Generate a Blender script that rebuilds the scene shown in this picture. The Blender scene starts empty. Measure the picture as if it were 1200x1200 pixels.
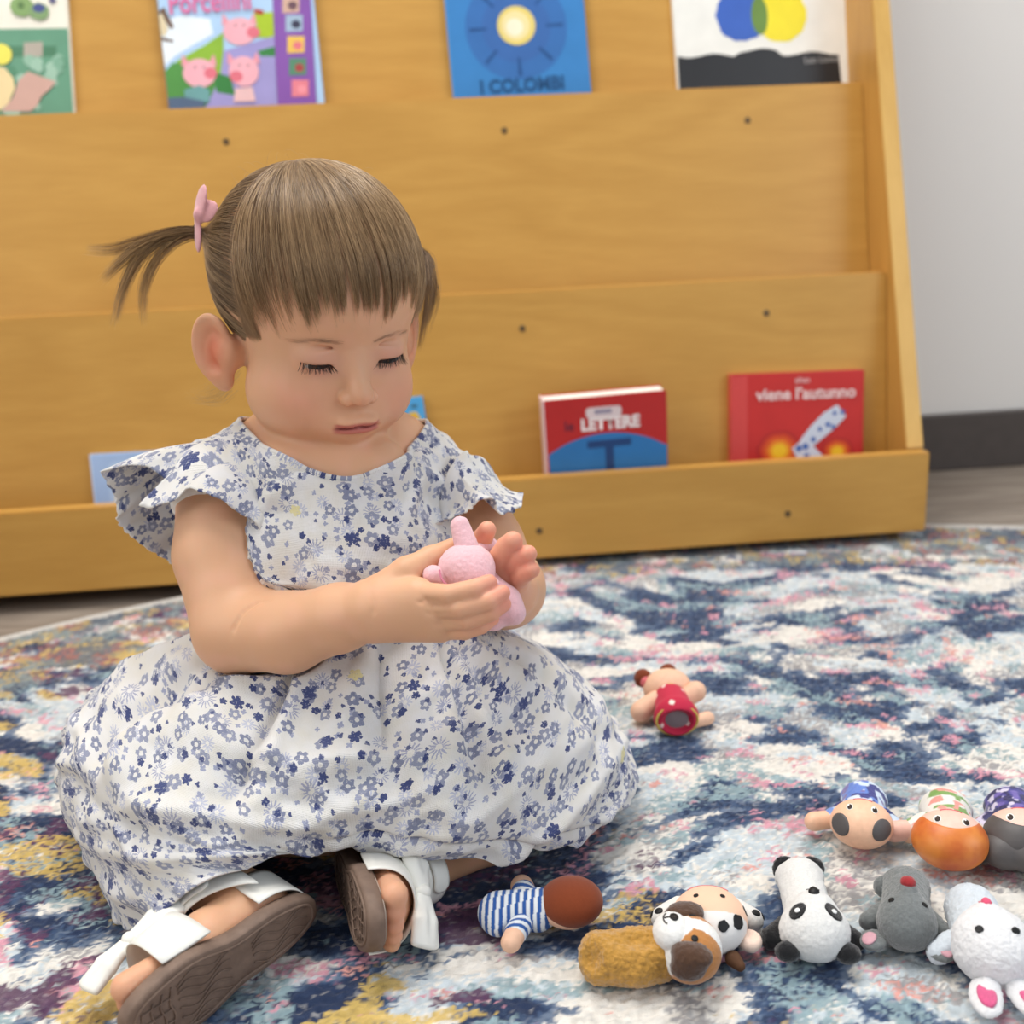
import bpy, bmesh, math, random
import numpy as np
from mathutils import Matrix, Vector
random.seed(7)
SC = bpy.context.scene
COL = SC.collection

# ------------------------------------------------------------------ camera
FPX = 1250.0                      # focal length in pixels of a 1200 px frame
PITCH = math.atan(350 / FPX)
ROLL = math.radians(2.7)
CAM = np.array([0, 0, 0.40])
D0 = np.array([0, math.cos(PITCH), -math.sin(PITCH)])
_r = np.array([1.0, 0, 0]); _u = np.array([0, math.sin(PITCH), math.cos(PITCH)])
RV = _r * math.cos(ROLL) - _u * math.sin(ROLL)
UV = _u * math.cos(ROLL) + _r * math.sin(ROLL)
cd = bpy.data.cameras.new('camera'); cam = bpy.data.objects.new('camera', cd); COL.objects.link(cam)
cd.sensor_width = 36; cd.sensor_fit = 'HORIZONTAL'; cd.lens = FPX / 1200 * 36
cd.clip_start = 0.02; cd.clip_end = 50
cam.matrix_world = Matrix(((RV[0], UV[0], -D0[0], CAM[0]), (RV[1], UV[1], -D0[1], CAM[1]), (RV[2], UV[2], -D0[2], CAM[2]), (0, 0, 0, 1)))
cd.dof.use_dof = True; cd.dof.focus_distance = 0.615; cd.dof.aperture_fstop = 6.3
SC.camera = cam

# ------------------------------------------------------------------ light and exposure
wd = bpy.data.worlds.new('world'); SC.world = wd; wd.use_nodes = True
wd.node_tree.nodes['Background'].inputs[0].default_value = (0.86, 0.92, 1.0, 1)
wd.node_tree.nodes['Background'].inputs[1].default_value = 0.38
def area(name, loc, target, sx, sy, power, col):
    l = bpy.data.lights.new(name, 'AREA'); l.shape = 'RECTANGLE'; l.size = sx; l.size_y = sy; l.energy = power; l.color = col
    o = bpy.data.objects.new(name, l); COL.objects.link(o); o.location = loc
    o.rotation_euler = (Vector(target) - Vector(loc)).to_track_quat('-Z', 'Y').to_euler()
area('ceiling_panel_light', (-0.25, 0.95, 2.5), (-0.1, 0.75, 0), 1.8, 1.0, 52, (1.0, 0.97, 0.92))
area('window_light', (2.3, -0.9, 1.5), (0.1, 0.7, 0.1), 1.4, 1.6, 24, (0.82, 0.91, 1.0))
area('window_light', (-2.2, -0.6, 1.6), (-0.1, 0.7, 0.25), 1.3, 1.4, 20, (1.0, 0.96, 0.90))
SC.view_settings.view_transform = 'Standard'; SC.view_settings.look = 'None'
SC.view_settings.gamma = 1; SC.view_settings.use_curve_mapping = False
SC.view_settings.exposure = 0.22

# ------------------------------------------------------------------ geometry helpers
def ray(px, py): return D0 + RV * (px - 600) / FPX + UV * (600 - py) / FPX
def P(px, py, d): return CAM + ray(px, py) * d                       # point at depth d along the view axis
def G(px, py, z=0.0):
    v = ray(px, py); return CAM + v * ((z - CAM[2]) / v[2])          # point on the horizontal plane z
def onplane(px, py, p0, n):
    v = ray(px, py); return CAM + v * (((np.asarray(p0) - CAM) @ n) / (v @ n))
def unit(v): v = np.asarray(v, float); return v / np.linalg.norm(v)
def lin(c):
    c = np.asarray(c, float) / 255.0
    return np.where(c <= 0.04045, c / 12.92, ((c + 0.055) / 1.055) ** 2.4)

def link(name, me, mat=None, parent=None, loc=None, smooth=False):
    o = bpy.data.objects.new(name, me); COL.objects.link(o)
    if mat is not None:
        for m in (mat if isinstance(mat, (list, tuple)) else [mat]): me.materials.append(m)
    if parent is not None: o.parent = parent
    if loc is not None: o.location = loc
    if smooth: me.shade_smooth()
    return o
def mesh_from(verts, faces, name='m'):
    me = bpy.data.meshes.new(name)
    verts = np.asarray(verts, np.float32)
    if isinstance(faces, np.ndarray):
        nf, k = faces.shape
        me.vertices.add(len(verts)); me.vertices.foreach_set('co', verts.ravel())
        me.loops.add(nf * k); me.loops.foreach_set('vertex_index', faces.astype(np.int32).ravel())
        me.polygons.add(nf); me.polygons.foreach_set('loop_start', np.arange(nf, dtype=np.int32) * k)
        me.polygons.foreach_set('loop_total', np.full(nf, k, np.int32))
        me.update(calc_edges=True); me.validate()
    else:
        me.from_pydata([tuple(map(float, v)) for v in verts], [], [tuple(int(i) for i in f) for f in faces]); me.update()
    return me
def set_col(me, cols, name='Col'):
    a = me.color_attributes.new(name, 'FLOAT_COLOR', 'POINT')
    c = np.ones((len(me.vertices), 4), np.float32); c[:, :3] = cols
    a.data.foreach_set('color', c.ravel())
def set_uv(me, uv):                                                   # uv per vertex
    l = me.uv_layers.new(name='UVMap')
    idx = np.empty(len(me.loops), np.int32); me.loops.foreach_get('vertex_index', idx)
    l.data.foreach_set('uv', np.asarray(uv, np.float32)[idx].ravel())
def empty(name, loc=(0, 0, 0), label=None, cat=None, group=None):
    o = bpy.data.objects.new(name, None); COL.objects.link(o); o.location = loc; o.empty_display_size = 0.02
    tag(o, label, cat, group); return o
def tag(o, label=None, cat=None, group=None, kind=None):
    if label: o['label'] = label
    if cat: o['category'] = cat
    if group: o['group'] = group
    if kind: o['kind'] = kind
    return o
def grid_faces(nu, nv, wrap_u=False, wrap_v=False):
    iu = np.arange(nu if wrap_u else nu - 1); iv = np.arange(nv if wrap_v else nv - 1)
    a, b = np.meshgrid(iu, iv, indexing='ij'); a = a.ravel(); b = b.ravel()
    a2 = (a + 1) % nu; b2 = (b + 1) % nv
    return np.stack([a * nv + b, a2 * nv + b, a2 * nv + b2, a * nv + b2], 1)
def box_mesh(frame, lo, hi, bevel=0.0015, seg=2):
    """box in a frame (origin, x, y, z), bevelled"""
    bm = bmesh.new(); o, X, Y, Z = frame
    vs = []
    for k in (0, 1):
        for j in (0, 1):
            for i in (0, 1):
                p = o + X * (lo[0], hi[0])[i] + Y * (lo[1], hi[1])[j] + Z * (lo[2], hi[2])[k]
                vs.append(bm.verts.new(p))
    for f in ((0, 2, 3, 1), (4, 5, 7, 6), (0, 1, 5, 4), (2, 6, 7, 3), (0, 4, 6, 2), (1, 3, 7, 5)): bm.faces.new([vs[i] for i in f])
    if bevel: bmesh.ops.bevel(bm, geom=bm.edges[:], offset=bevel, segments=seg, affect='EDGES', profile=0.6)
    bmesh.ops.recalc_face_normals(bm, faces=bm.faces[:])
    me = bpy.data.meshes.new('box'); bm.to_mesh(me); bm.free(); return me
def prism(poly, frame, z0, z1, bevel=0.0):
    """polygon (list of 2D points) in the X,Y of a frame extruded along its Z"""
    o, X, Y, Z = frame; n = len(poly)
    bm = bmesh.new()
    b = [bm.verts.new(o + X * x + Y * y + Z * z0) for x, y in poly]; t = [bm.verts.new(o + X * x + Y * y + Z * z1) for x, y in poly]
    bm.faces.new(b[::-1]); bm.faces.new(t)
    for i in range(n): bm.faces.new((b[i], b[(i + 1) % n], t[(i + 1) % n], t[i]))
    if bevel: bmesh.ops.bevel(bm, geom=bm.edges[:], offset=bevel, segments=2, affect='EDGES')
    bmesh.ops.recalc_face_normals(bm, faces=bm.faces[:])
    me = bpy.data.meshes.new('prism'); bm.to_mesh(me); bm.free(); return me

# noise (numpy) ------------------------------------------------------
def _hash(ix, iy, iz, seed):
    h = (ix.astype(np.int64) * 374761393 + iy.astype(np.int64) * 668265263 + iz.astype(np.int64) * 2147483647 + seed * 974634777) & 0xffffffff
    h = ((h ^ (h >> 13)) * 1274126177) & 0xffffffff
    h = ((h ^ (h >> 16)) * 2246822519) & 0xffffffff
    return ((h ^ (h >> 15)) & 0xffff) / 65535.0
def vnoise(x, y, z=None, seed=0):
    x = np.asarray(x, float); y = np.asarray(y, float)
    ix = np.floor(x); iy = np.floor(y); fx = x - ix; fy = y - iy
    fx = fx * fx * (3 - 2 * fx); fy = fy * fy * (3 - 2 * fy)
    if z is None:
        k = np.zeros_like(ix)
        a = _hash(ix, iy, k, seed); b = _hash(ix + 1, iy, k, seed); c = _hash(ix, iy + 1, k, seed); d = _hash(ix + 1, iy + 1, k, seed)
        return (a * (1 - fx) + b * fx) * (1 - fy) + (c * (1 - fx) + d * fx) * fy
    z = np.asarray(z, float); iz = np.floor(z); fz = z - iz; fz = fz * fz * (3 - 2 * fz)
    r = 0
    for dz, wz in ((0, 1 - fz), (1, fz)):
        for dy, wy in ((0, 1 - fy), (1, fy)):
            for dx, wx in ((0, 1 - fx), (1, fx)):
                r = r + _hash(ix + dx, iy + dy, iz + dz, seed) * wx * wy * wz
    return r
def fbm(x, y, oct=4, seed=0, gain=0.5):
    r = 0; a = 1; s = 0
    for i in range(oct):
        r = r + a * vnoise(x * 2 ** i + 17.3 * i, y * 2 ** i - 9.1 * i, seed=seed + i); s += a; a *= gain
    return r / s
def sstep(a, b, x):
    t = np.clip((x - a) / (b - a), 0, 1); return t * t * (3 - 2 * t)

# ------------------------------------------------------------------ material helpers
class NT:
    def __init__(s, name):
        s.m = bpy.data.materials.new(name); s.m.use_nodes = True; s.t = s.m.node_tree
        s.b = s.t.nodes['Principled BSDF']
    def n(s, typ, **kw):
        nd = s.t.nodes.new(typ)
        for k, v in kw.items(): setattr(nd, k, v)
        return nd
    def l(s, a, b): s.t.links.new(a, b)
    def inp(s, sock, v):
        if hasattr(v, 'is_linked'): s.l(v, sock)
        elif isinstance(v, (tuple, list, np.ndarray)): sock.default_value = tuple(v) + ((1,) if len(v) == 3 and sock.type == 'RGBA' else ())
        else: sock.default_value = v
    def math(s, op, a, b=0.0, c=None):
        nd = s.n('ShaderNodeMath', operation=op); s.inp(nd.inputs[0], a); s.inp(nd.inputs[1], b)
        if c is not None: s.inp(nd.inputs[2], c)
        return nd.outputs[0]
    def vmath(s, op, a, b=(0, 0, 0)):
        nd = s.n('ShaderNodeVectorMath', operation=op); s.inp(nd.inputs[0], a); s.inp(nd.inputs[1], b); return nd.outputs[0]
    def mix(s, f, a, b, mode='MIX'):
        nd = s.n('ShaderNodeMix', data_type='RGBA', blend_type=mode); s.inp(nd.inputs['Factor'], f)
        s.inp(nd.inputs[6], a); s.inp(nd.inputs[7], b); return nd.outputs[2]
    def noise(s, vec, scale, detail=2, rough=0.5, dist=0.0):
        nd = s.n('ShaderNodeTexNoise'); s.inp(nd.inputs['Scale'], scale); nd.inputs['Detail'].default_value = detail
        nd.inputs['Roughness'].default_value = rough; nd.inputs['Distortion'].default_value = dist
        if vec is not None: s.l(vec, nd.inputs['Vector'])
        return nd.outputs['Fac']
    def ramp(s, f, stops):
        nd = s.n('ShaderNodeValToRGB'); e = nd.color_ramp.elements
        while len(e) > 1: e.remove(e[-1])
        for i, (p, c) in enumerate(stops):
            x = e[0] if i == 0 else e.new(p)
            x.position = p; x.color = (*c, 1) if len(c) == 3 else c
        s.l(f, nd.inputs[0]); return nd.outputs[0]
    def mrange(s, f, a, b, c=0.0, d=1.0):
        nd = s.n('ShaderNodeMapRange'); s.inp(nd.inputs[0], f); nd.inputs[1].default_value = a; nd.inputs[2].default_value = b
        nd.inputs[3].default_value = c; nd.inputs[4].default_value = d; return nd.outputs[0]
    def obj(s): return s.n('ShaderNodeTexCoord').outputs['Object']
    def attr(s, name='Col'): return s.n('ShaderNodeAttribute', attribute_name=name).outputs['Color']
    def bump(s, h, strength=0.3, dist=0.001):
        nd = s.n('ShaderNodeBump'); nd.inputs['Strength'].default_value = strength; nd.inputs['Distance'].default_value = dist
        s.l(h, nd.inputs['Height']); s.l(nd.outputs[0], s.b.inputs['Normal'])
    def set(s, **kw):
        names = dict(color='Base Color', rough='Roughness', spec='Specular IOR Level', sheen='Sheen Weight', sheen_rough='Sheen Roughness', sss='Subsurface Weight',
                     sss_r='Subsurface Radius', sss_s='Subsurface Scale', coat='Coat Weight', alpha='Alpha', metal='Metallic', trans='Transmission Weight')
        for k, v in kw.items(): s.inp(s.b.inputs[names[k]], v)
        return s
_mats = {}
def plain(name, rgb, rough=0.6, spec=0.3, var=0.06, scale=60.0, bump=0.0, bscale=800.0, sheen=0.0):
    """simple surface: colour with a light mottling, optional fine relief"""
    if name in _mats: return _mats[name]
    k = NT(name); c = lin(rgb); n = k.noise(k.obj(), scale, 3)
    k.set(color=k.mix(k.mrange(n, 0.3, 0.7), c * (1 - var), np.minimum(c * (1 + var), 1)), rough=rough, spec=spec)
    if sheen: k.set(sheen=sheen, sheen_rough=0.4)
    if bump: k.bump(k.noise(k.obj(), bscale, 3), bump, 0.0006)
    _mats[name] = k.m; return k.m
# ------------------------------------------------------------------ room
def wood_mat(name, rgb, frame, along=1.0, seed=0.0, rough=0.38):
    """clear varnished maple ply: fine grain with a loose cathedral figure, grain along the frame's X"""
    k = NT(name); c = lin(rgb); v = k.obj()
    mp = k.n('ShaderNodeMapping'); k.l(v, mp.inputs['Vector'])
    mp.inputs['Rotation'].default_value = (0, 0, -math.radians(4.5)); mp.inputs['Location'].default_value = (seed, seed * 1.7, seed * 0.6)
    mp.inputs['Scale'].default_value = (1.1, 7, 7) if along else (7, 7, 1.1)
    warp = k.noise(mp.outputs[0], 1.1, 2)
    rings = k.math('FRACT', k.math('MULTIPLY', k.math('ADD', warp, k.math('MULTIPLY', k.noise(mp.outputs[0], 6, 3), 0.12)), 9.0))
    rings = k.math('ABSOLUTE', k.math('SUBTRACT', rings, 0.5))
    mp2 = k.n('ShaderNodeMapping'); k.l(v, mp2.inputs['Vector']); mp2.inputs['Scale'].default_value = (14, 260, 260) if along else (260, 260, 14)
    fine = k.noise(mp2.outputs[0], 1.0, 3, 0.6)
    blot = k.noise(v, 5.0, 3)
    col = k.mix(k.mrange(rings, 0.0, 0.5), c * np.array([0.93, 0.90, 0.84]), c * 1.03)
    col = k.mix(k.math('MULTIPLY', k.mrange(fine, 0.35, 0.75), 0.28), col, c * np.array([0.74, 0.66, 0.52]))
    col = k.mix(k.math('MULTIPLY', k.mrange(blot, 0.35, 0.7), 0.35), col, np.minimum(c * np.array([1.10, 1.12, 1.16]), 1))
    k.set(color=col, rough=rough, spec=0.35); k.bump(fine, 0.08, 0.0004)
    return k.m
def wall_material():
    k = NT('painted_wall'); n = k.noise(k.obj(), 180, 3)
    k.set(color=k.mix(k.noise(k.obj(), 1.5, 2), lin((236, 230, 223)), lin((240, 235, 229))), rough=0.85, spec=0.2); k.bump(n, 0.12, 0.001)
    return k.m
def floor_material():
    k = NT('grey_oak_vinyl'); v = k.obj(); mp = k.n('ShaderNodeMapping'); k.l(v, mp.inputs['Vector']); mp.inputs['Scale'].default_value = (1.5, 14, 1)
    n = k.noise(mp.outputs[0], 4, 5, 0.6, 0.5)
    k.set(color=k.ramp(n, [(0.3, lin((112, 100, 90))), (0.55, lin((146, 134, 122))), (0.75, lin((164, 153, 141)))]), rough=0.45, spec=0.3); k.bump(n, 0.08, 0.0005)
    return k.m
M_wall = wall_material(); M_floor = floor_material()
# the wall recedes to the right with the same slight yaw as the shelf
wdir = unit(G(1200, 545) - G(1090, 548)); wn = np.array([-wdir[1], wdir[0], 0])
wp = G(1145, 547)
SDIR = unit(G(1085, 622, .02) - G(0, 700, .02)); TDIR = np.array([-SDIR[1], SDIR[0], 0]); ZD = np.array([0, 0, 1.0])
wn = TDIR; wdir = SDIR
WF = (np.array([wp[0], wp[1], 0]), wdir, wn, ZD)
wall = tag(link('wall_back', box_mesh(WF, (-3.2, 0, 0), (2.9, 0.1, 2.6), 0), M_wall), kind='structure')
base = tag(link('baseboard_back', box_mesh(WF, (-3.2, -0.012, 0), (2.9, 0.002, 0.085), 0.003), plain('dark_vinyl_skirting', (84, 76, 72), 0.5)), kind='structure')
# floor planks
floor = tag(link('floor', box_mesh((np.zeros(3), np.array([1., 0, 0]), np.array([0, 1., 0]), ZD), (-3.3, -1.9, -0.05), (3.5, 1.9, -0.0031), 0), plain('floor_joint', (70, 62, 55), 0.8)), kind='structure')
PF = (np.zeros(3), SDIR, TDIR, ZD); k = 0
plank_mats = []
for row in range(18):
    y0 = -1.78 + row * 0.19
    x = -4.0 + (row * 0.53) % 1.2
    while x < 2.85:
        x1 = min(x + 1.2, 3.0)
        o = link('plank', box_mesh(PF, (x + .001, y0 + .001, -0.0032), (x1 - .001, y0 + .189, 0.0), 0.0008, 1), M_floor, floor); x = x1

# ------------------------------------------------------------------ round rug: woven pile with a distressed medallion pattern
RC = np.array([0.26, -0.04]); RR = 1.3205; RUG_Z = 0.008
def rug_colour(x, y):
    """colour of the pile at (x, y): worn oriental pattern - cream ground, navy and slate motifs, pink, teal, plum and mustard flecks"""
    X = x - RC[0]; Y = y - RC[1]; r = np.hypot(X, Y); th = np.arctan2(Y, X)
    jx = (vnoise(x * 260, y * 520, seed=41) - .5) * .007; jy = (vnoise(x * 260, y * 520, seed=42) - .5) * .005   # ragged knot edges
    xs = x + jx; ys = y + jy
    wx = (fbm(xs * 5, ys * 5, 3, 3) - .5) * .14; wy = (fbm(xs * 6, ys * 5, 3, 8) - .5) * .10
    u = xs + wx; v = ys + wy
    big = fbm(u * 12, v * 25, 4, 11, .58)
    med = fbm(u * 30, v * 62, 4, 12, .6)
    # repeated curling motifs
    mot = np.sin(u * 58 + 2.2 * np.sin(v * 37)) * np.sin(v * 66 + 2.0 * np.sin(u * 31))
    rings = np.sin(r * 52 + 2.4 * np.sin(th * 14 + wx * 30))
    navy = big * 1.15 + med * .55 + .13 * mot + .06 * rings
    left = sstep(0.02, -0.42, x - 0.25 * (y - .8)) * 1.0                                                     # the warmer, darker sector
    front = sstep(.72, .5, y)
    cream = lin((220, 215, 207)); ice = lin((184, 195, 202)); slate = lin((84, 103, 130)); ink = lin((38, 50, 78)); plum = lin((88, 56, 84))
    pink = lin((206, 146, 160)); coral = lin((210, 150, 140)); must = lin((204, 174, 100)); teal = lin((140, 162, 168)); grey = lin((150, 147, 148))
    c = np.empty(x.shape + (3,)); c[:] = cream
    cell = [0]
    def lay(m, col):
        """each yarn takes the colour or not: soft motif edges break up into single knots"""
        cell[0] += 1; q = cell[0]
        rnd = _hash(np.floor(x * 400 + q * .37 + .5 * np.sin(y * 900)), np.floor(y * 520 + q * .61), np.full(x.shape, float(q)), 77)
        rnd = .18 + .64 * rnd; m = np.clip(m, 0, 1); m = sstep(-.10, .10, m - rnd)[..., None] * .92; c[:] = c * (1 - m) + col * m
    lay(sstep(.40, .60, fbm(u * 18 + 5, v * 30, 3, 21)) * .7, ice)
    lay(sstep(.50, .64, fbm(u * 30 + 9, v * 48, 3, 22)) * .65, grey)
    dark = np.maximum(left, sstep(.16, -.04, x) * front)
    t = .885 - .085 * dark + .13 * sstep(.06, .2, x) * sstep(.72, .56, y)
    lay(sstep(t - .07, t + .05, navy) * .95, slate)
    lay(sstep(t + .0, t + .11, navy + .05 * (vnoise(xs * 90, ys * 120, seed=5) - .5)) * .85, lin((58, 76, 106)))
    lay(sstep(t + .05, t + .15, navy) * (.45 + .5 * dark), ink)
    lay(sstep(.56, .70, fbm(u * 34 - 3, v * 56 + 2, 3, 31)) * .62, teal)
    lay(sstep(.61, .76, fbm(u * 44 + 8, v * 62 - 2, 3, 32)) * .62, pink)
    lay(sstep(.66, .80, fbm(u * 38 - 8, v * 66 + 7, 3, 33)) * .55, coral)
    lay(sstep(.58, .70, fbm(u * 30 + 14, v * 48 + 4, 3, 35)) * (.10 + .75 * dark), plum)
    lay(sstep(.635 - .075 * left - .03 * dark, .70 - .07 * left - .03 * dark, fbm(u * 19 - 18, v * 36 + 11, 3, 34)) * (.16 + .58 * dark), must)
    lay(np.full(x.shape, .16), cream); lay(np.full(x.shape, .14), slate)
    # border band along the rim
    band = sstep(RR - .17, RR - .14, r)
    lay(band * sstep(.40, .5, fbm(xs * 40, ys * 40, 3, 51)) * .8, lin((92, 100, 110)))
    lay(band * sstep(.52, .58, fbm(xs * 48 + 4, ys * 48, 3, 52)) * .55, lin((158, 104, 96)))
    lay(band * sstep(.54, .6, fbm(xs * 44 - 4, ys * 44 + 3, 3, 53)) * .55, lin((186, 160, 98)))
    lay(band * sstep(.56, .6, fbm(xs * 52 - 9, ys * 52 + 3, 3, 54)) * .6, lin((126, 138, 140)))
    lay(sstep(RR - .018, RR - .012, r), lin((196, 192, 186)))
    g = 1 + (vnoise(x * 420, y * 560, seed=61) - .5) * .34 + (vnoise(x * 150, y * 240, seed=62) - .5) * .18          # yarn to yarn variation
    return np.clip(c * g[..., None], 0, 1)
def axis(breaks):
    out = []
    for a, b, s in breaks: out.append(np.arange(a, b - 1e-6, s))
    return np.concatenate(out + [np.array([breaks[-1][1]])])
rx = axis([(-1.07, -0.73, 0.010), (-0.73, 0.75, 0.0020), (0.75, 1.59, 0.010)]); ry = axis([(-1.37, 0.40, 0.010), (0.40, 0.72, 0.0015), (0.72, 0.95, 0.0025), (0.95, 1.29, 0.004)])
gx, gy = np.meshgrid(rx, ry, indexing='ij')
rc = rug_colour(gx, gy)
tuft = vnoise(gx * 330, gy * 430, seed=71) * .6 + vnoise(gx * 700, gy * 700, seed=72) * .3
gz = RUG_Z + (tuft - .45) * .0042 + (vnoise(gx * 40, gy * 50, seed=73) - .5) * .001
rr_ = np.hypot(gx - RC[0], gy - RC[1]); inside = rr_ <= RR - .004
nx, ny = gx.shape
fc = grid_faces(nx, ny); ok = inside.ravel()[fc].any(1)
pull = np.minimum(1, (RR - .004) / np.maximum(rr_, 1e-6)); gx = RC[0] + (gx - RC[0]) * pull; gy = RC[1] + (gy - RC[1]) * pull
used = np.zeros(nx * ny, bool); used[fc[ok].ravel()] = True; remap = np.cumsum(used) - 1
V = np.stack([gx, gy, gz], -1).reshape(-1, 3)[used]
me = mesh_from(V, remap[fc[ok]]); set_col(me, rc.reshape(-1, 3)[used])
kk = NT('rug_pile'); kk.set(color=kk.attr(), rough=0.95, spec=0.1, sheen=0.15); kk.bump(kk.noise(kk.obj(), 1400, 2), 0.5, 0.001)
rug = empty('round_rug', (0, 0, 0), 'large round rug with worn navy, cream, pink and mustard oriental pattern', 'rug')
pile = link('pile', me, kk.m, rug, smooth=True)
ang = np.linspace(0, 2 * math.pi, 200, endpoint=False); 
prof = [(RR - .02, 0.0005), (RR, 0.0005), (RR + .002, .003), (RR + .001, .0065), (RR - .003, .0085), (RR - .008, .0075)]
ev = [(RC[0] + r * math.cos(a), RC[1] + r * math.sin(a), z) for a in ang for r, z in prof]
link('bound_edge', mesh_from(ev, grid_faces(200, len(prof), True)), plain('rug_binding', (196, 192, 186), 0.9, 0.1), rug, smooth=True)
dv = [(RC[0] + (RR - .006) * math.cos(a), RC[1] + (RR - .006) * math.sin(a), .0015) for a in ang]
link('backing', mesh_from(dv, [tuple(range(200))]), plain('rug_backing', (150, 146, 140), 0.95, 0.1), rug)
# ------------------------------------------------------------------ book display: tiered ply shelf, boards leaning back
SO = G(0, 700, .02); SO = np.array([SO[0], SO[1], 0.0])
SF = (SO, SDIR, TDIR, ZD)
S0, S1 = -0.45, 1.0511                                                # the left end is out of frame
M_wood = wood_mat('maple_ply', (197, 149, 74), SF)
M_woodv = wood_mat('maple_ply_upright', (193, 145, 74), SF, along=0.0, seed=3.1)
M_edge = wood_mat('maple_ply_edge', (214, 170, 92), SF, along=0.0, seed=5.0)
shelf = empty('book_display_shelf', tuple(SO), 'wide honey-coloured wooden book display with tiered leaning boards', 'bookshelf')
def spt(s, t, z): return SO + SDIR * s + TDIR * t + ZD * z
def rel(o, par):                                                      # meshes are written in world coordinates: keep them there under a moved parent
    if o.parent is par: o.matrix_parent_inverse = Matrix.Translation(par.location).inverted()
    return o
def board(name, s0, s1, prof, mat, bevel=0.0015, par=None):
    """board extruded along the shelf with a (t, z) cross-section"""
    fr = (SO + SDIR * s0, TDIR, ZD, SDIR)
    return rel(link(name, prism(prof, fr, 0, s1 - s0, bevel), mat, par or shelf), shelf)
si = S1 - .0205
lip = board('bottom_lip', S0, S1, [(0, .02), (.018, .02), (.018, .1145), (0, .1145)], M_wood)
board('bottom_shelf', S0, si, [(.018, .022), (.24, .022), (.24, .04), (.018, .04)], M_wood)
mid = board('display_board', S0, si, [(.060, .04), (.0745, .04), (.1065, .3135), (.092, .3135)], M_wood)
board('shelf_board', S0, si, [(.107, .262), (.24, .262), (.24, .277), (.109, .277)], M_wood)
up = board('display_board', S0, si, [(.1345, .279), (.149, .279), (.200, .533), (.1855, .533)], M_wood)
board('shelf_board', S0, si, [(.199, .496), (.33, .496), (.33, .511), (.202, .511)], M_wood)
board('back_board', S0, si, [(.232, .512), (.247, .512), (.336, .92), (.321, .92)], M_wood)
# right side panel: slanted front edge
pf = (SO + SDIR * si, TDIR, ZD, SDIR)
pan = rel(link('side_panel', prism([(.0185, .02), (.34, .02), (.34, .93), (.262, .93), (.0185, .1165)][::1], pf, 0, .0205, .0015), M_woodv, shelf), shelf)
rel(link('edge_band', prism([(.0165, .1165), (.0187, .1165), (.2622, .93), (.2595, .93)], (SO + SDIR * (si + .0003), TDIR, ZD, SDIR), 0, .02, .0004), M_edge, pan), shelf)
pfl = (SO + SDIR * S0, TDIR, ZD, SDIR)
rel(link('side_panel', prism([(.0185, .02), (.34, .02), (.34, .93), (.262, .93), (.0185, .1165)], pfl, -.0205, 0, .0015), M_woodv, shelf), shelf)
# plinth set back under the shelf
board('plinth', S0, S1 - .03, [(.07, .0105), (.09, .0105), (.09, .022), (.07, .022)], plain('plinth_black', (40, 34, 30), 0.8))
# screws: px, py on which board plane (t at z=0, slope)
M_screw = plain('dark_screw', (96, 72, 40), 0.45, 0.5)
tpl = {'lip': (0.0, 0.0), 'mid': (.060 - .04 * .117, .117), 'up': (.1345 - .279 * .2008, .2008)}
for (px, py, bn, par) in [(265, 166, 'up', up), (591, 153, 'up', up), (876, 141, 'up', up), (612, 385, 'mid', mid), (898, 367, 'mid', mid), (632, 622, 'lip', lip), (923, 602, 'lip', lip)]:
    t0, sl = tpl[bn]; nrm = unit(-TDIR + ZD * sl)
    c = onplane(px, py, spt(0, t0, 0), nrm)
    u = SDIR; v = np.cross(nrm, u)
    vs = []; n = 14
    for r, h in ((.0038, -.001), (.0038, .0004), (.0034, .0008), (.0014, .0008), (.001, .0001)):
        for i in range(n): a = 2 * math.pi * i / n; vs.append(c + (u * math.cos(a) + v * math.sin(a)) * r + nrm * h)
    f = [tuple(r_) for r_ in [(q * n + i, q * n + (i + 1) % n, (q + 1) * n + (i + 1) % n, (q + 1) * n + i) for q in range(4) for i in range(n)]] + [tuple(range(4 * n, 5 * n))]
    rel(link('screw', mesh_from(vs, f), M_screw, par, smooth=False), shelf)

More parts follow.
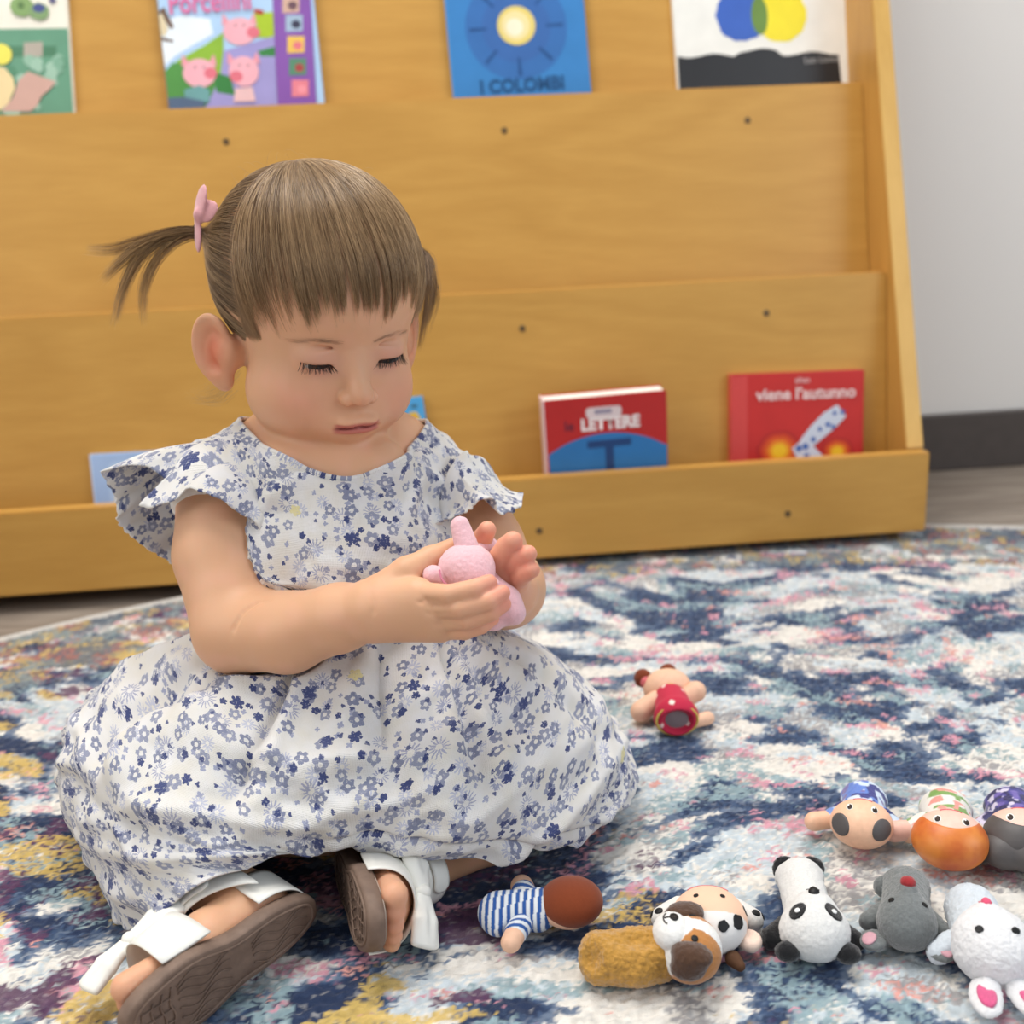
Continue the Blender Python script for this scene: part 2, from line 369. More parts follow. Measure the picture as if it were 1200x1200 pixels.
# ------------------------------------------------------------------ books
M_paper = plain('book_pages', (236, 230, 220), 0.8, 0.1, 0.05, 300)
def flat(name, rgb, rough=0.35): return plain('print_' + name, rgb, rough, 0.4, 0.04, 40)
class Book:
    """board book / picture book standing on a shelf. Cover coordinates: u right, v up in metres from the lower-left front corner"""
    def __init__(s, name, label, tl, tr, plane, zb, th, cover, spine=None, height=None, kind='board', roll=0.0, cat='book', group=None):
        t0, sl = tpl2[plane]; n = unit(-TDIR + ZD * sl); t0 = t0 - th * 1.005
        p0 = spt(0, t0, 0)
        a = onplane(*tl, p0, n); b = onplane(*tr, p0, n)
        s.X = unit(b - a); s.N = n; s.Y = unit(np.cross(n, s.X)); s.w = np.linalg.norm(b - a)
        if height is None: s.h = (a[2] - zb) / s.Y[2]; s.o = a - s.Y * s.h
        else: s.h = height; s.o = a - s.Y * ((a[2] - zb) / s.Y[2])
        s.th = th; lowest = min(s.o[2], (s.o + s.X * s.w)[2], (s.o - n * th)[2], (s.o + s.X * s.w - n * th)[2])
        s.o = s.o + s.Y * ((zb + .0004 - lowest) / s.Y[2]) ; s.h -= (zb + .0004 - lowest) / s.Y[2] if height is None else 0
        s.F = (s.o, s.X, s.Y, s.N)
        s.r = empty(name, tuple(s.o - n * th), label, cat, group)
        c = M(cover); sp = M(spine) if spine else c
        s.part('page_block', box_mesh(s.F, (.002, .0015, -th + .0015), (s.w - .0015, s.h - .0015, -.0015), .0005), M_paper)
        s.cov = s.part('front_cover', box_mesh(s.F, (0, 0, -.0016), (s.w, s.h, 0), .0012), c)
        s.part('back_cover', box_mesh(s.F, (0, 0, -th), (s.w, s.h, -th + .0016), .0006), c)
        s.part('spine', box_mesh(s.F, (-.0008, 0, -th), (.0016, s.h, 0), .0006), sp)
        s.lev = 0
    def part(s, name, me, mat, par=None):
        return rel(link(name, me, mat, par or s.r), s.r)
    def shape(s, name, poly, rgb, par=None):
        """flat print on the cover"""
        s.lev += 1; z = .00004 * s.lev + .00012
        poly = [(min(max(x, .0006), s.w - .0006), min(max(y, .0006), s.h - .0006)) for x, y in poly]
        vs = [s.o + s.X * x + s.Y * y + s.N * z for x, y in poly]
        return s.part(name, mesh_from(vs, [tuple(range(len(vs)))]), flat('%d_%d_%d' % tuple(rgb), rgb), s.cov)
    def circle(s, name, cx, cy, rx, rgb, ry=None, n=32, wob=0.0, a0=0, a1=2 * math.pi, rot=0.0):
        ry = ry or rx; rnd = random.Random(int(cx * 1e5)); pts = []
        for i in range(n):
            a = a0 + (a1 - a0) * i / (n if a1 - a0 > 6.28 else n - 1); w = 1 + wob * (rnd.random() - .5)
            x, y = rx * w * math.cos(a), ry * w * math.sin(a)
            pts.append((cx + x * math.cos(rot) - y * math.sin(rot), cy + x * math.sin(rot) + y * math.cos(rot)))
        return s.shape(name, pts, rgb)
    def text(s, body, cx, cy, size, rgb, bold=0.0, squeeze=1.0, name='lettering'):
        cu = bpy.data.curves.new('t', 'FONT'); cu.body = body; cu.size = size; cu.align_x = 'CENTER'; cu.align_y = 'CENTER'; cu.offset = bold; cu.resolution_u = 3
        ob = bpy.data.objects.new('t', cu); COL.objects.link(ob); dg = bpy.context.evaluated_depsgraph_get(); dg.update()
        me = bpy.data.meshes.new_from_object(ob.evaluated_get(dg)); bpy.data.objects.remove(ob)
        s.lev += 1; z = .00004 * s.lev + .00012
        co = np.empty(len(me.vertices) * 3, np.float32); me.vertices.foreach_get('co', co); co = co.reshape(-1, 3)
        w = s.o + np.outer(cx + co[:, 0] * squeeze, s.X) + np.outer(cy + co[:, 1], s.Y) + np.outer(np.full(len(co), z), s.N)
        me.vertices.foreach_set('co', w.astype(np.float32).ravel()); me.materials.clear(); me.update()
        return s.part(name, me, flat('%d_%d_%d' % tuple(rgb), rgb), s.cov)
def M(rgb): return flat('%d_%d_%d' % tuple(rgb), rgb)
def rnd_rect(x0, y0, x1, y1, r=.003):
    out = []
    for cx, cy, a in ((x1 - r, y1 - r, 0), (x0 + r, y1 - r, 90), (x0 + r, y0 + r, 180), (x1 - r, y0 + r, 270)):
        for q in range(4): t = math.radians(a + 30 * q); out.append((cx + r * math.cos(t), cy + r * math.sin(t)))
    return out
tpl2 = {'slot': (.0575, -.06), 'mid': (.060 - .04 * .117, .117), 'back': (.232 - .512 * .218, .218), 'midl': (.054 - .04 * .117, .117)}
ZB, ZT = .0402, .5112
# -- letters book (bottom row)
b = Book('board_book', 'thick red board book with a blue circle and the letter T', (636, 470), (781, 457), 'slot', ZB, .030, (186, 38, 36), (226, 196, 196))
cw, ch = b.w, b.h
vis = lambda frac: ch - frac                                            # measure down from the top edge
mm = .001
b.circle('blue_disc', cw * .52, ch - .122, .085, (44, 116, 178), .0785, n=40, a0=math.radians(20), a1=math.radians(160)) if False else None
arc = [(cw * .5 + .105 * math.cos(a), ch - .130 + .087 * math.sin(a)) for a in np.linspace(math.radians(51), math.radians(129), 24)]
b.shape('blue_disc', [(cw * .995, .004), (cw * .995, arc[0][1])] + [p for p in arc if .002 < p[0] < cw * .99] + [(.003, arc[-1][1]), (.003, .004)], (44, 116, 178))
b.shape('letter_bar', rnd_rect(cw * .34, ch - .0595, cw * .70, ch - .051, .001), (30, 66, 118))
b.shape('letter_stem', rnd_rect(cw * .485, ch - .108, cw * .555, ch - .059, .001), (30, 66, 118))
b.shape('title_plate', rnd_rect(cw * .34, ch - .0245, cw * .63, ch - .0125, .004), (226, 206, 204))
b.shape('plate_stripe', rnd_rect(cw * .41, ch - .0205, cw * .55, ch - .0155, .001), (150, 140, 158))
b.text('LETTERE', cw * .535, ch - .0325, .0185, (240, 226, 222), .0009, .95)
b.text('le', cw * .2, ch - .032, .016, (112, 34, 52), .0004)
# -- autumn book
b = Book('board_book', 'red board book with yellow glows, a spotted scarf and a white title', (857, 439), (1013, 433), 'mid', ZB, .012, (196, 46, 42), (206, 74, 68))
cw, ch = b.w, b.h
b.shape('spine_stripe', rnd_rect(.001, .002, cw * .12, ch - .002, .001), (206, 70, 66))
for cx, cy, r0 in ((.36, .092, 1.0), (.80, .096, .72)):
    for rr, colr in ((.027, (178, 40, 38)), (.0235, (204, 62, 36)), (.0185, (222, 96, 34)), (.0135, (238, 150, 36)), (.009, (246, 196, 40))):
        b.circle('autumn_glow', cw * cx, ch - cy, rr * r0, colr, rr * r0 * .9, 24, .08)
def strip(p, w):
    p = np.array(p); d = np.gradient(p, axis=0); d /= np.linalg.norm(d, axis=1)[:, None]; nrm = np.stack([-d[:, 1], d[:, 0]], 1); w = np.asarray(w)[:, None]
    return [tuple(q) for q in p + nrm * w] + [tuple(q) for q in (p - nrm * w)[::-1]]
sx = lambda x, y: (cw * x, ch - y)
b.shape('spotted_scarf', strip([sx(.83, .047), sx(.74, .058), sx(.64, .072), sx(.55, .086)], [.009, .0115, .0105, .008]), (206, 214, 228))
b.shape('spotted_scarf', strip([sx(.50, .084), sx(.55, .094), sx(.62, .106), sx(.68, .122)], [.009, .012, .0125, .014]), (214, 218, 230))
rs = random.Random(4)
for x, y in ((.83, .049), (.77, .050), (.72, .063), (.76, .066), (.66, .068), (.61, .080), (.55, .088), (.50, .090), (.56, .1), (.62, .103), (.60, .113), (.67, .112)):
    b.circle('scarf_spot', cw * x + .001, ch - y, .0026 + rs.random() * .0016, (78, 110, 178), None, 10)
b.text('viene l\u2019autunno', cw * .56, ch - .0255, .0196, (238, 208, 204), .0005, 1.0)
b.text('altan', cw * .53, ch - .0095, .0095, (226, 170, 166), .0003)
# -- two mostly hidden books in the bottom row
b = Book('picture_book', 'pale blue book mostly hidden behind the ruffled dress sleeve', (105, 533), (195, 528), 'mid', ZB, .010, (164, 190, 228), (196, 210, 236))
cw, ch = b.w, b.h
b.shape('cover_glow', rnd_rect(cw * .2, .01, cw * .95, ch * .92, .01), (178, 202, 234)); b.circle('cover_moon', cw * .5, ch - .052, .02, (232, 222, 196))
b = Book('picture_book', 'bright blue book with a small yellow flower beside the cheek', (425, 474), (495, 464), 'mid', ZB, .010, (82, 164, 216))
cw, ch = b.w, b.h
for a in range(6): b.circle('flower_petal', cw * .80 + .0042 * math.cos(a * 1.047), ch - .0235 + .0042 * math.sin(a * 1.047), .0034, (226, 186, 70), None, 10)
b.circle('flower_heart', cw * .80, ch - .0235, .0036, (222, 160, 40), None, 12)
b.circle('leaf_mark', cw * .84, ch - .010, .004, (70, 120, 150), .0024, 12)
# -- top row
b = Book('picture_book', 'white and sea-green picture book at the left end of the top row', (-42, -160), (68, -160), 'back', ZT, .008, (240, 234, 218), (96, 132, 118))
cw, ch = b.w, b.h
def at_px(px, py): q = onplane(px, py, b.o, b.N) - b.o; return (q @ b.X, q @ b.Y)
q0 = at_px(0, 34)[1]
b.shape('green_panel', [(0.001, .001), (cw - .001, .001), (cw - .001, q0), (.001, q0)], (104, 154, 126))
b.shape('dark_band', [at_px(4, 54), at_px(66, 54), at_px(66, 66), at_px(4, 67)], (80, 128, 98))
b.shape('label_patch', [at_px(28, 50), at_px(50, 49), at_px(50, 66), at_px(28, 67)], (178, 168, 154))
rs = random.Random(9)
for i in range(26):
    x, y = at_px(-10 + rs.random() * 90, 70 + rs.random() * 58); b.circle('foliage_dab', x, y, .004 + rs.random() * .006, [(128, 172, 146), (146, 184, 160), (90, 142, 112), (158, 192, 170)][i % 4], None, 9, .5) if .01 < x < cw - .012 and y > .012 else None
b.shape('rose_shape', [at_px(*p) for p in ((22, 95), (33, 84), (46, 89), (66, 96), (58, 106), (50, 112), (44, 124), (36, 131), (2, 131), (16, 114))], (206, 166, 152))
b.shape('cream_shape', [at_px(*p) for p in ((-8, 78), (6, 80), (16, 92), (18, 104), (10, 122), (0, 130), (-12, 131))], (236, 212, 160))
b.circle('yellow_disc', *at_px(2, 64), .012, (238, 226, 98)); b.circle('green_blob', *at_px(26, 8), .013, (136, 166, 106), .012, 20, .2); b.circle('green_blob', *at_px(46, 14), .0115, (132, 160, 112), .010, 20, .15)
b.circle('navy_spot', *at_px(46, 10), .007, (74, 84, 140), .005); b.circle('green_eye', *at_px(25, 7), .004, (96, 126, 78)); b.circle('navy_spot', *at_px(62, 1), .004, (92, 88, 130), .003)
b = Book('picture_book', 'picture book with three pink pigs and a purple picture strip', (168, -140), (352, -150), 'back', ZT, .012, (176, 206, 236), (120, 110, 90))
cw, ch = b.w, b.h; px = at_px
b.shape('cloud', [px(*p) for p in ((182, 78), (185, 24), (215, 18), (246, 22), (250, 40), (228, 52), (205, 66))], (232, 240, 246))
b.shape('hill', [px(*p) for p in ((181, 122), (182, 84), (210, 70), (240, 53), (262, 38), (262, 70), (268, 122))], (142, 182, 60))
b.shape('hill', [px(*p) for p in ((181, 123), (182, 84), (202, 74), (220, 74), (232, 80), (258, 92), (300, 135), (181, 135))], (84, 146, 72))
b.shape('meadow', [px(*p) for p in ((296, 15), (322, 14), (322, 45), (300, 44), (300, 26))], (170, 196, 50))
b.shape('path', [px(*p) for p in ((258, 92), (262, 60), (322, 42), (325, 135), (236, 135))], (160, 152, 204))
b.shape('leaf_patch', [px(*p) for p in ((302, 60), (324, 54), (324, 66), (306, 66))], (64, 132, 72)); b.shape('leaf_patch', [px(*p) for p in ((250, 84), (270, 90), (276, 112), (254, 108))], (60, 128, 66))
for pts in (((184, 14), (192, 8), (204, 32), (200, 34)), ((184, 44), (203, 47), (203, 50), (184, 48))): b.shape('roof_line', [px(*p) for p in pts], (112, 88, 74))
b.shape('hut_wall', [px(*p) for p in ((186, 18), (190, 16), (197, 33), (194, 42), (187, 42))], (222, 206, 170))
b.shape('red_roof', [px(*p) for p in ((297, 10), (309, 12), (308, 18), (299, 16))], (176, 76, 60))
for cx, cy, rx, ry, sxp, syp in ((281, 37, 22, 18, 297, 38), (234, 86, 22, 19, 247, 86), (286, 84, 20, 20, 277, 90)):
    q = .00088
    for ex in (-.7, .62):
        ax, ay = px(cx + ex * rx, cy - ry * .75); b.shape('pig_ear', [(ax - .006, ay - .006), (ax + .006, ay - .006), (ax + (.004 if ex > 0 else -.004), ay + .008)], (232, 156, 168))
    b.circle('pig_head', *px(cx, cy), rx * q, (240, 176, 186), ry * q, 26); b.circle('pig_snout', *px(sxp, syp), .0078, (222, 116, 130), .0066, 18)
    for e in (-5, 5): b.circle('pig_eye', *px(cx + e, cy - 7), .0012, (70, 50, 60), None, 8)
b.shape('pig_body', [px(*p) for p in ((216, 106), (234, 100), (246, 106), (246, 120), (218, 121))], (110, 160, 160)); b.shape('pig_body', [px(*p) for p in ((276, 104), (296, 102), (300, 119), (274, 120))], (232, 190, 190))
b.shape('grass_tuft', [px(*p) for p in ((182, 116), (215, 114), (240, 119), (240, 135), (182, 135))], (86, 104, 130))
b.shape('purple_strip', [px(*p) for p in ((317, -60), (362, -60), (372, 135), (326, 135))], (136, 88, 168))
for (cx, cy), colr, c2 in zip(((341, 6), (345, 28), (347, 53), (349, 79), (352, 104)), ((206, 170, 150), (160, 180, 200), (232, 190, 90), (90, 140, 110), (226, 130, 142)), ((110, 80, 90), (60, 60, 80), (226, 120, 130), (170, 70, 70), (240, 150, 160))):
    b.shape('picture_button', [px(cx - 10, cy - 10), px(cx + 10, cy - 10), px(cx + 10, cy + 9), px(cx - 10, cy + 10)], colr); b.circle('button_figure', *px(cx + 2, cy + 1), .0055, c2, .005, 14)
b.text('Porcellini', *px(246, 3), .036, (222, 112, 160), .0006, .72)
b = Book('picture_book', 'blue picture book with a pale yellow sun disc at the top', (508, -150), (671, -158), 'back', ZT, .010, (60, 128, 190), (78, 140, 200))
b.circle('dark_ring', *px(605, 32), .062, (58, 110, 174)); b.circle('dark_core', *px(605, 32), .042, (60, 104, 168))
for a in (0, 45, 90, 135, 180, 225, 270, 315):
    c0 = np.array(px(605, 32)); d = np.array([math.cos(math.radians(a)), math.sin(math.radians(a))]); e = np.array([-d[1], d[0]])
    b.shape('sun_ray', [tuple(c0 + d * .036 + e * .0016), tuple(c0 + d * .057 + e * .0024), tuple(c0 + d * .057 - e * .0024), tuple(c0 + d * .036 - e * .0016)], (42, 84, 140))
b.circle('sun_rim', *px(605, 30), .0232, (228, 206, 116)); b.circle('sun_disc', *px(604, 30), .0175, (238, 220, 160)); b.circle('sun_heart', *px(603, 32), .0105, (248, 236, 206))
b.text('I COLOMBI', *px(612, 100), .022, (36, 82, 130), .0008, .95)
b = Book('picture_book', 'white picture book with a blue blot overlapping a yellow blot', (778, -150), (988, -158), 'back', ZT, .007, (238, 236, 228), (226, 222, 212))
cw, ch = b.w, b.h
dk = [px(796, 130)] + [px(794 + i * 8.2, 66 + (2.2 * math.sin(i * .9) - (5 if 8 < i < 15 else 0) - i * .18)) for i in range(24)] + [px(989, 130)]
b.shape('black_ground', [(x, min(max(y, .0008), ch)) for x, y in dk], (44, 44, 46))
b.circle('yellow_blot', *px(915, 18), .0325, (240, 222, 48), None, 30, .05); b.circle('blue_blot', *px(869, 17), .0325, (62, 100, 186), None, 30, .07)
b.circle('green_overlap', *px(890, 18), .0105, (108, 140, 66), .0235, 22, .05)
b.text('Leo Lionni', *px(963, 70), .0105, (150, 150, 150), .0002)
# ------------------------------------------------------------------ implicit surfaces: soft shapes are blended distance fields, meshed by surface nets
class Field:
    def __init__(s, xs, ys, zs):
        s.ax = [np.asarray(a, np.float32) for a in (xs, ys, zs)]
        s.f = np.full([len(a) for a in s.ax], 0.03, np.float32)
    def _sub(s, lo, hi):
        sl = []
        for a, l, h in zip(s.ax, lo, hi):
            i0 = max(int(np.searchsorted(a, l)) - 1, 0); i1 = min(int(np.searchsorted(a, h)) + 1, len(a))
            if i1 <= i0: return None
            sl.append(slice(i0, i1))
        return tuple(sl)
    def grid(s, sl):
        return np.meshgrid(*[a[q] for a, q in zip(s.ax, sl)], indexing='ij', sparse=True)
    def put(s, fn, lo, hi, k, op='add', pad=0.006):
        m = k + pad; sl = s._sub(np.asarray(lo) - m, np.asarray(hi) + m)
        if sl is None: return
        X, Y, Z = s.grid(sl); d = fn(X, Y, Z).astype(np.float32); f = s.f[sl]
        if op == 'add':
            if k > 0: h = np.maximum(k - np.abs(f - d), 0) / k; r = np.minimum(f, d) - h * h * k * .25
            else: r = np.minimum(f, d)
        else:
            d = -d
            if k > 0: h = np.maximum(k - np.abs(f - d), 0) / k; r = np.maximum(f, d) + h * h * k * .25
            else: r = np.maximum(f, d)
        s.f[sl] = r
    def capsule(s, a, b, ra, rb, k=0.004, op='add'):
        a = np.asarray(a, float); b = np.asarray(b, float); ab = b - a; L2 = max(ab @ ab, 1e-12); R = max(ra, rb)
        def fn(X, Y, Z):
            t = np.clip(((X - a[0]) * ab[0] + (Y - a[1]) * ab[1] + (Z - a[2]) * ab[2]) / L2, 0, 1)
            return np.sqrt((X - a[0] - t * ab[0]) ** 2 + (Y - a[1] - t * ab[1]) ** 2 + (Z - a[2] - t * ab[2]) ** 2) - (ra + (rb - ra) * t)
        s.put(fn, np.minimum(a, b) - R, np.maximum(a, b) + R, k, op)
    def chain(s, pts, rs, k=0.004, op='add'):
        for i in range(len(pts) - 1): s.capsule(pts[i], pts[i + 1], rs[i], rs[i + 1], k, op)
    def ell(s, c, r, B=None, k=0.004, op='add'):
        """ellipsoid: centre, radii along the rows of B (identity if None)"""
        c = np.asarray(c, float); r = np.asarray(r, float) * np.ones(3); B = np.eye(3) if B is None else np.asarray(B, float)
        ext = np.sqrt(((B * r[:, None]) ** 2).sum(0))
        def fn(X, Y, Z):
            x = X - c[0]; y = Y - c[1]; z = Z - c[2]; k0 = 0; k1 = 0
            for i in range(3):
                q = B[i, 0] * x + B[i, 1] * y + B[i, 2] * z
                k0 = k0 + (q / r[i]) ** 2; k1 = k1 + (q / r[i] ** 2) ** 2
            k0 = np.sqrt(k0); k1 = np.sqrt(k1)
            return k0 * (k0 - 1) / np.maximum(k1, 1e-6)
        s.put(fn, c - ext, c + ext, k, op)
    def torus(s, c, B, R, r, k=0.003, op='add', squash=(1, 1)):
        """ring in the plane of B[0], B[1]; squash stretches it"""
        c = np.asarray(c, float); ext = np.full(3, R * max(squash) + r)
        def fn(X, Y, Z):
            x = X - c[0]; y = Y - c[1]; z = Z - c[2]
            q = [B[i][0] * x + B[i][1] * y + B[i][2] * z for i in range(3)]
            rr = np.sqrt((q[0] / squash[0]) ** 2 + (q[1] / squash[1]) ** 2) - R
            return np.sqrt((rr * min(squash)) ** 2 + q[2] ** 2) - r
        s.put(fn, c - ext, c + ext, k, op)
    def mesh(s, relax=1):
        return surface_nets(s.f, s.ax, relax)
def surface_nets(F, ax, relax=1):
    S = F < 0; nx, ny, nz = F.shape
    c = S[:-1, :-1, :-1].astype(np.int8)
    for dx, dy, dz in ((1, 0, 0), (0, 1, 0), (1, 1, 0), (0, 0, 1), (1, 0, 1), (0, 1, 1), (1, 1, 1)):
        c += S[dx:nx - 1 + dx, dy:ny - 1 + dy, dz:nz - 1 + dz]
    act = (c > 0) & (c < 8); I, J, K = np.nonzero(act); n = len(I)
    idx = np.full(act.shape, -1, np.int32); idx[I, J, K] = np.arange(n)
    cor = {}
    for d in ((0, 0, 0), (1, 0, 0), (0, 1, 0), (1, 1, 0), (0, 0, 1), (1, 0, 1), (0, 1, 1), (1, 1, 1)): cor[d] = F[I + d[0], J + d[1], K + d[2]].astype(np.float64)
    acc = np.zeros((n, 3)); cnt = np.zeros(n)
    E = []
    for a in range(3):
        o = [q for q in range(3) if q != a]
        for p in ((0, 0), (1, 0), (0, 1), (1, 1)):
            d = [0, 0, 0]; d[o[0]] = p[0]; d[o[1]] = p[1]; e = list(d); e[a] = 1; E.append((a, tuple(d), tuple(e)))
    for a, d, e in E:
        f0 = cor[d]; f1 = cor[e]; m = (f0 < 0) != (f1 < 0)
        t = np.where(m, f0 / np.where(m, f0 - f1, 1), 0)
        pos = np.zeros((n, 3)); pos[:] = d; pos[:, a] = t
        acc += pos * m[:, None]; cnt += m
    acc /= cnt[:, None]
    V = np.empty((n, 3))
    for q, (i, A) in enumerate(zip((I, J, K), ax)):
        A = A.astype(np.float64); V[:, q] = A[i] + acc[:, q] * (A[i + 1] - A[i])
    Q = []
    for a in range(3):
        sl0 = [slice(1, -1)] * 3; sl0[a] = slice(0, -1); sl1 = list(sl0); sl1[a] = slice(1, None)
        s0 = S[tuple(sl0)]; s1 = S[tuple(sl1)]; ch = np.nonzero(s0 != s1)
        pos = [ch[0] + (0 if a == 0 else 1), ch[1] + (0 if a == 1 else 1), ch[2] + (0 if a == 2 else 1)]
        o = [(a + 1) % 3, (a + 2) % 3]
        def cell(d0, d1):
            p = [pos[0].copy(), pos[1].copy(), pos[2].copy()]; p[o[0]] -= d0; p[o[1]] -= d1; return idx[p[0], p[1], p[2]]
        q = np.stack([cell(1, 1), cell(0, 1), cell(0, 0), cell(1, 0)], 1); flip = ~s0[ch]
        q[flip] = q[flip][:, ::-1]; Q.append(q)
    Q = np.concatenate(Q); Q = Q[(Q >= 0).all(1)]
    for _ in range(relax):
        sm = np.zeros_like(V); ct = np.zeros(n)
        for i in range(4):
            a, b = Q[:, i], Q[:, (i + 1) % 4]
            for q in range(3): sm[:, q] += np.bincount(a, V[b, q], n) + np.bincount(b, V[a, q], n)
            ct += np.bincount(a, minlength=n) + np.bincount(b, minlength=n)
        V = V * .5 + .5 * sm / np.maximum(ct, 1)[:, None]
    return V, Q
def normals(V, Q):
    n = np.cross(V[Q[:, 2]] - V[Q[:, 0]], V[Q[:, 3]] - V[Q[:, 1]]); N = np.zeros_like(V)
    for i in range(4):
        for q in range(3): N[:, q] += np.bincount(Q[:, i], n[:, q], len(V))
    return N / np.maximum(np.linalg.norm(N, axis=1), 1e-12)[:, None]
def frame(fwd, up):
    """orthonormal rows: right, forward, up"""
    f = unit(fwd); u = np.asarray(up, float); u = unit(u - f * (u @ f)); return np.array([np.cross(f, u), f, u])
# ------------------------------------------------------------------ finger puppets
def fuzzy(name, rgb, fuzz=0.35, sheen=0.4, var=0.1, scale=500):
    key = 'fz_' + name
    if key in _mats: return _mats[key]
    k = NT(name); c = lin(rgb); n = k.noise(k.obj(), scale, 4, 0.7)
    k.set(color=k.mix(k.mrange(n, .3, .72), c * (1 - var * 1.6), np.minimum(c * (1 + var), 1)), rough=0.95, spec=0.1, sheen=sheen, sheen_rough=0.5)
    k.bump(k.noise(k.obj(), scale * 2.2, 3, .7), fuzz, 0.0012); _mats[key] = k.m; return k.m
def satin(name, rgb, rough=0.42): return plain('satin_' + name, rgb, rough, 0.45, 0.05, 300, 0.1, 2500)
SKIN_FELT = satin('peach_felt', (236, 190, 160), .7); BLACK = plain('black_thread', (22, 22, 24), 0.5, 0.3, 0.02)
def hdg(b, h):
    v = G(*h) - G(*b); return math.degrees(math.atan2(v[1], v[0]))
class Toy:
    def __init__(s, name, label, px, py, heading, scale=1.0, roll=0.0, pitch=0.0, z=None, group='finger puppets on the rug', loc=None):
        """heading: direction of the head on the floor, degrees from +x; the toy lies on its back, local z up"""
        h = math.radians(heading)
        o = G(px, py, RUG_Z) if loc is None else np.asarray(loc)
        R = Matrix.Rotation(h - math.pi / 2, 3, 'Z') @ Matrix.Rotation(math.radians(pitch), 3, 'X') @ Matrix.Rotation(math.radians(roll), 3, 'Y')
        s.A = np.array(R) * scale * .001; s.o = o
        s.r = empty(name, tuple(o), label, 'finger puppet', group); s.lo = 1e9
        s.bodies = []; s.ref = None
    def w(s, p): return s.o + np.asarray(p, float) @ s.A.T
    def add(s, name, V, F, mat, par=None, smooth=True):
        o = link(name, mesh_from(s.w(V) - s.o, F), mat, par or s.r, smooth=smooth); s.bodies.append(o); return o
    def soft(s, name, prims, mat, par=None, k=4.0, fuzz=0.0, res=1.0, colour=None):
        pts = []
        for p in prims:
            if p[0][0] == '-': continue
            if p[0] == 'e': ext = max(p[2]); pts += [np.array(p[1]) - ext, np.array(p[1]) + ext]
            else: R = max(p[3], p[4]); pts += [np.minimum(p[1], p[2]) - R, np.maximum(p[1], p[2]) + R]
        pts = np.array(pts); lo = pts.min(0) - 3; hi = pts.max(0) + 3
        f = Field(*[np.arange(a, b + res, res) for a, b in zip(lo, hi)]); f.f[:] = 30
        for p in prims:
            kk = k
            if isinstance(p[-1], dict): kk = p[-1].get('k', k); p = p[:-1]
            op = 'sub' if p[0][0] == '-' else 'add'
            if p[0][-1] == 'e': f_pad(f, lambda: f.ell(p[1], p[2], p[3] if len(p) > 3 else None, kk, op))
            else: f_pad(f, lambda: f.capsule(p[1], p[2], p[3], p[4], kk, op))
        V, Q = f.mesh(1)
        if fuzz:
            N = normals(V, Q); V = V + N * ((vnoise(V[:, 0] * .9, V[:, 1] * .9, V[:, 2] * .9, seed=5) - .5) * fuzz * 1.6 + (vnoise(V[:, 0] * .3, V[:, 1] * .3, V[:, 2] * .3, seed=6) - .5) * fuzz)[:, None]
        o = s.add(name, V, Q, mat, par)
        if name in ('head', 'muzzle'): s.ref = V; s.ref_o = o
        if colour is not None: set_col(o.data, colour(V))
        return o
    def patch(s, name, E, d, poly, mat, par=None, off=0.45, rings=5, rot=0.0):
        """a sewn-on piece following the ellipsoid E=(centre, radii) around direction d; poly is star-shaped, in mm"""
        c, r = np.array(E[0], float), np.array(E[1], float); d = np.asarray(d, float)
        p = c + r * unit(d / 1.0); n = unit((p - c) / r ** 2)
        e1 = np.array([1.0, 0, 0]); e1 = unit(e1 - n * (e1 @ n)); e2 = np.cross(n, e1)
        if rot: q = math.radians(rot); e1, e2 = e1 * math.cos(q) + e2 * math.sin(q), e2 * math.cos(q) - e1 * math.sin(q)
        poly = np.asarray(poly, float); m = len(poly); cen = poly.mean(0)
        V = [cen]; 
        for i in range(1, rings + 1): V += list(cen + (poly - cen) * i / rings)
        V = np.array(V); W = p + V[:, :1] * e1 + V[:, 1:] * e2
        q = (W - c) / r; q = q / np.linalg.norm(q, axis=1)[:, None]; W = c + q * r
        nn = q / r; nn /= np.linalg.norm(nn, axis=1)[:, None]
        rim = np.zeros(len(W)); rim[-m:] = 1
        W = W + nn * (off * np.where(rim > 0, .35, 1.0))[:, None]
        if s.ref is not None and par is not None and par == s.ref_o:
            pp = s.ref - p; hz = pp @ n; lx = pp @ e1; ly = pp @ e2; up = (hz > -9)
            for i in range(len(W)):
                wl = W[i] - p; dd = (lx - wl @ e1) ** 2 + (ly - wl @ e2) ** 2; mm_ = up & (dd < 2.2)
                if mm_.any(): W[i] += n * (hz[mm_].max() + .25 * off + .1 - wl @ n)
            W2 = W[-m:] - n * 1.2
        else: W2 = c + q[-m:] * r - nn[-m:] * .8
        W = np.concatenate([W, W2]); F = [(0, 1 + i, 1 + (i + 1) % m) for i in range(m)]
        for a in range(rings):
            b0 = 1 + a * m; b1 = 1 + (a + 1) * m
            F += [(b0 + i, b1 + i, b1 + (i + 1) % m, b0 + (i + 1) % m) for i in range(m)]
        return s.add(name, W, F, mat, par)
    def stroke(s, name, E, d, line, w, mat, par=None, off=0.5, rot=0.0):
        line = np.asarray(line, float); t = np.gradient(line, axis=0); t /= np.linalg.norm(t, axis=1)[:, None]; n = np.stack([-t[:, 1], t[:, 0]], 1) * w / 2
        c, r = np.array(E[0], float), np.array(E[1], float)
        p = c + r * unit(d); nn = unit((p - c) / r ** 2); e1 = np.array([1.0, 0, 0]); e1 = unit(e1 - nn * (e1 @ nn)); e2 = np.cross(nn, e1)
        if rot: q = math.radians(rot); e1, e2 = e1 * math.cos(q) + e2 * math.sin(q), e2 * math.cos(q) - e1 * math.sin(q)
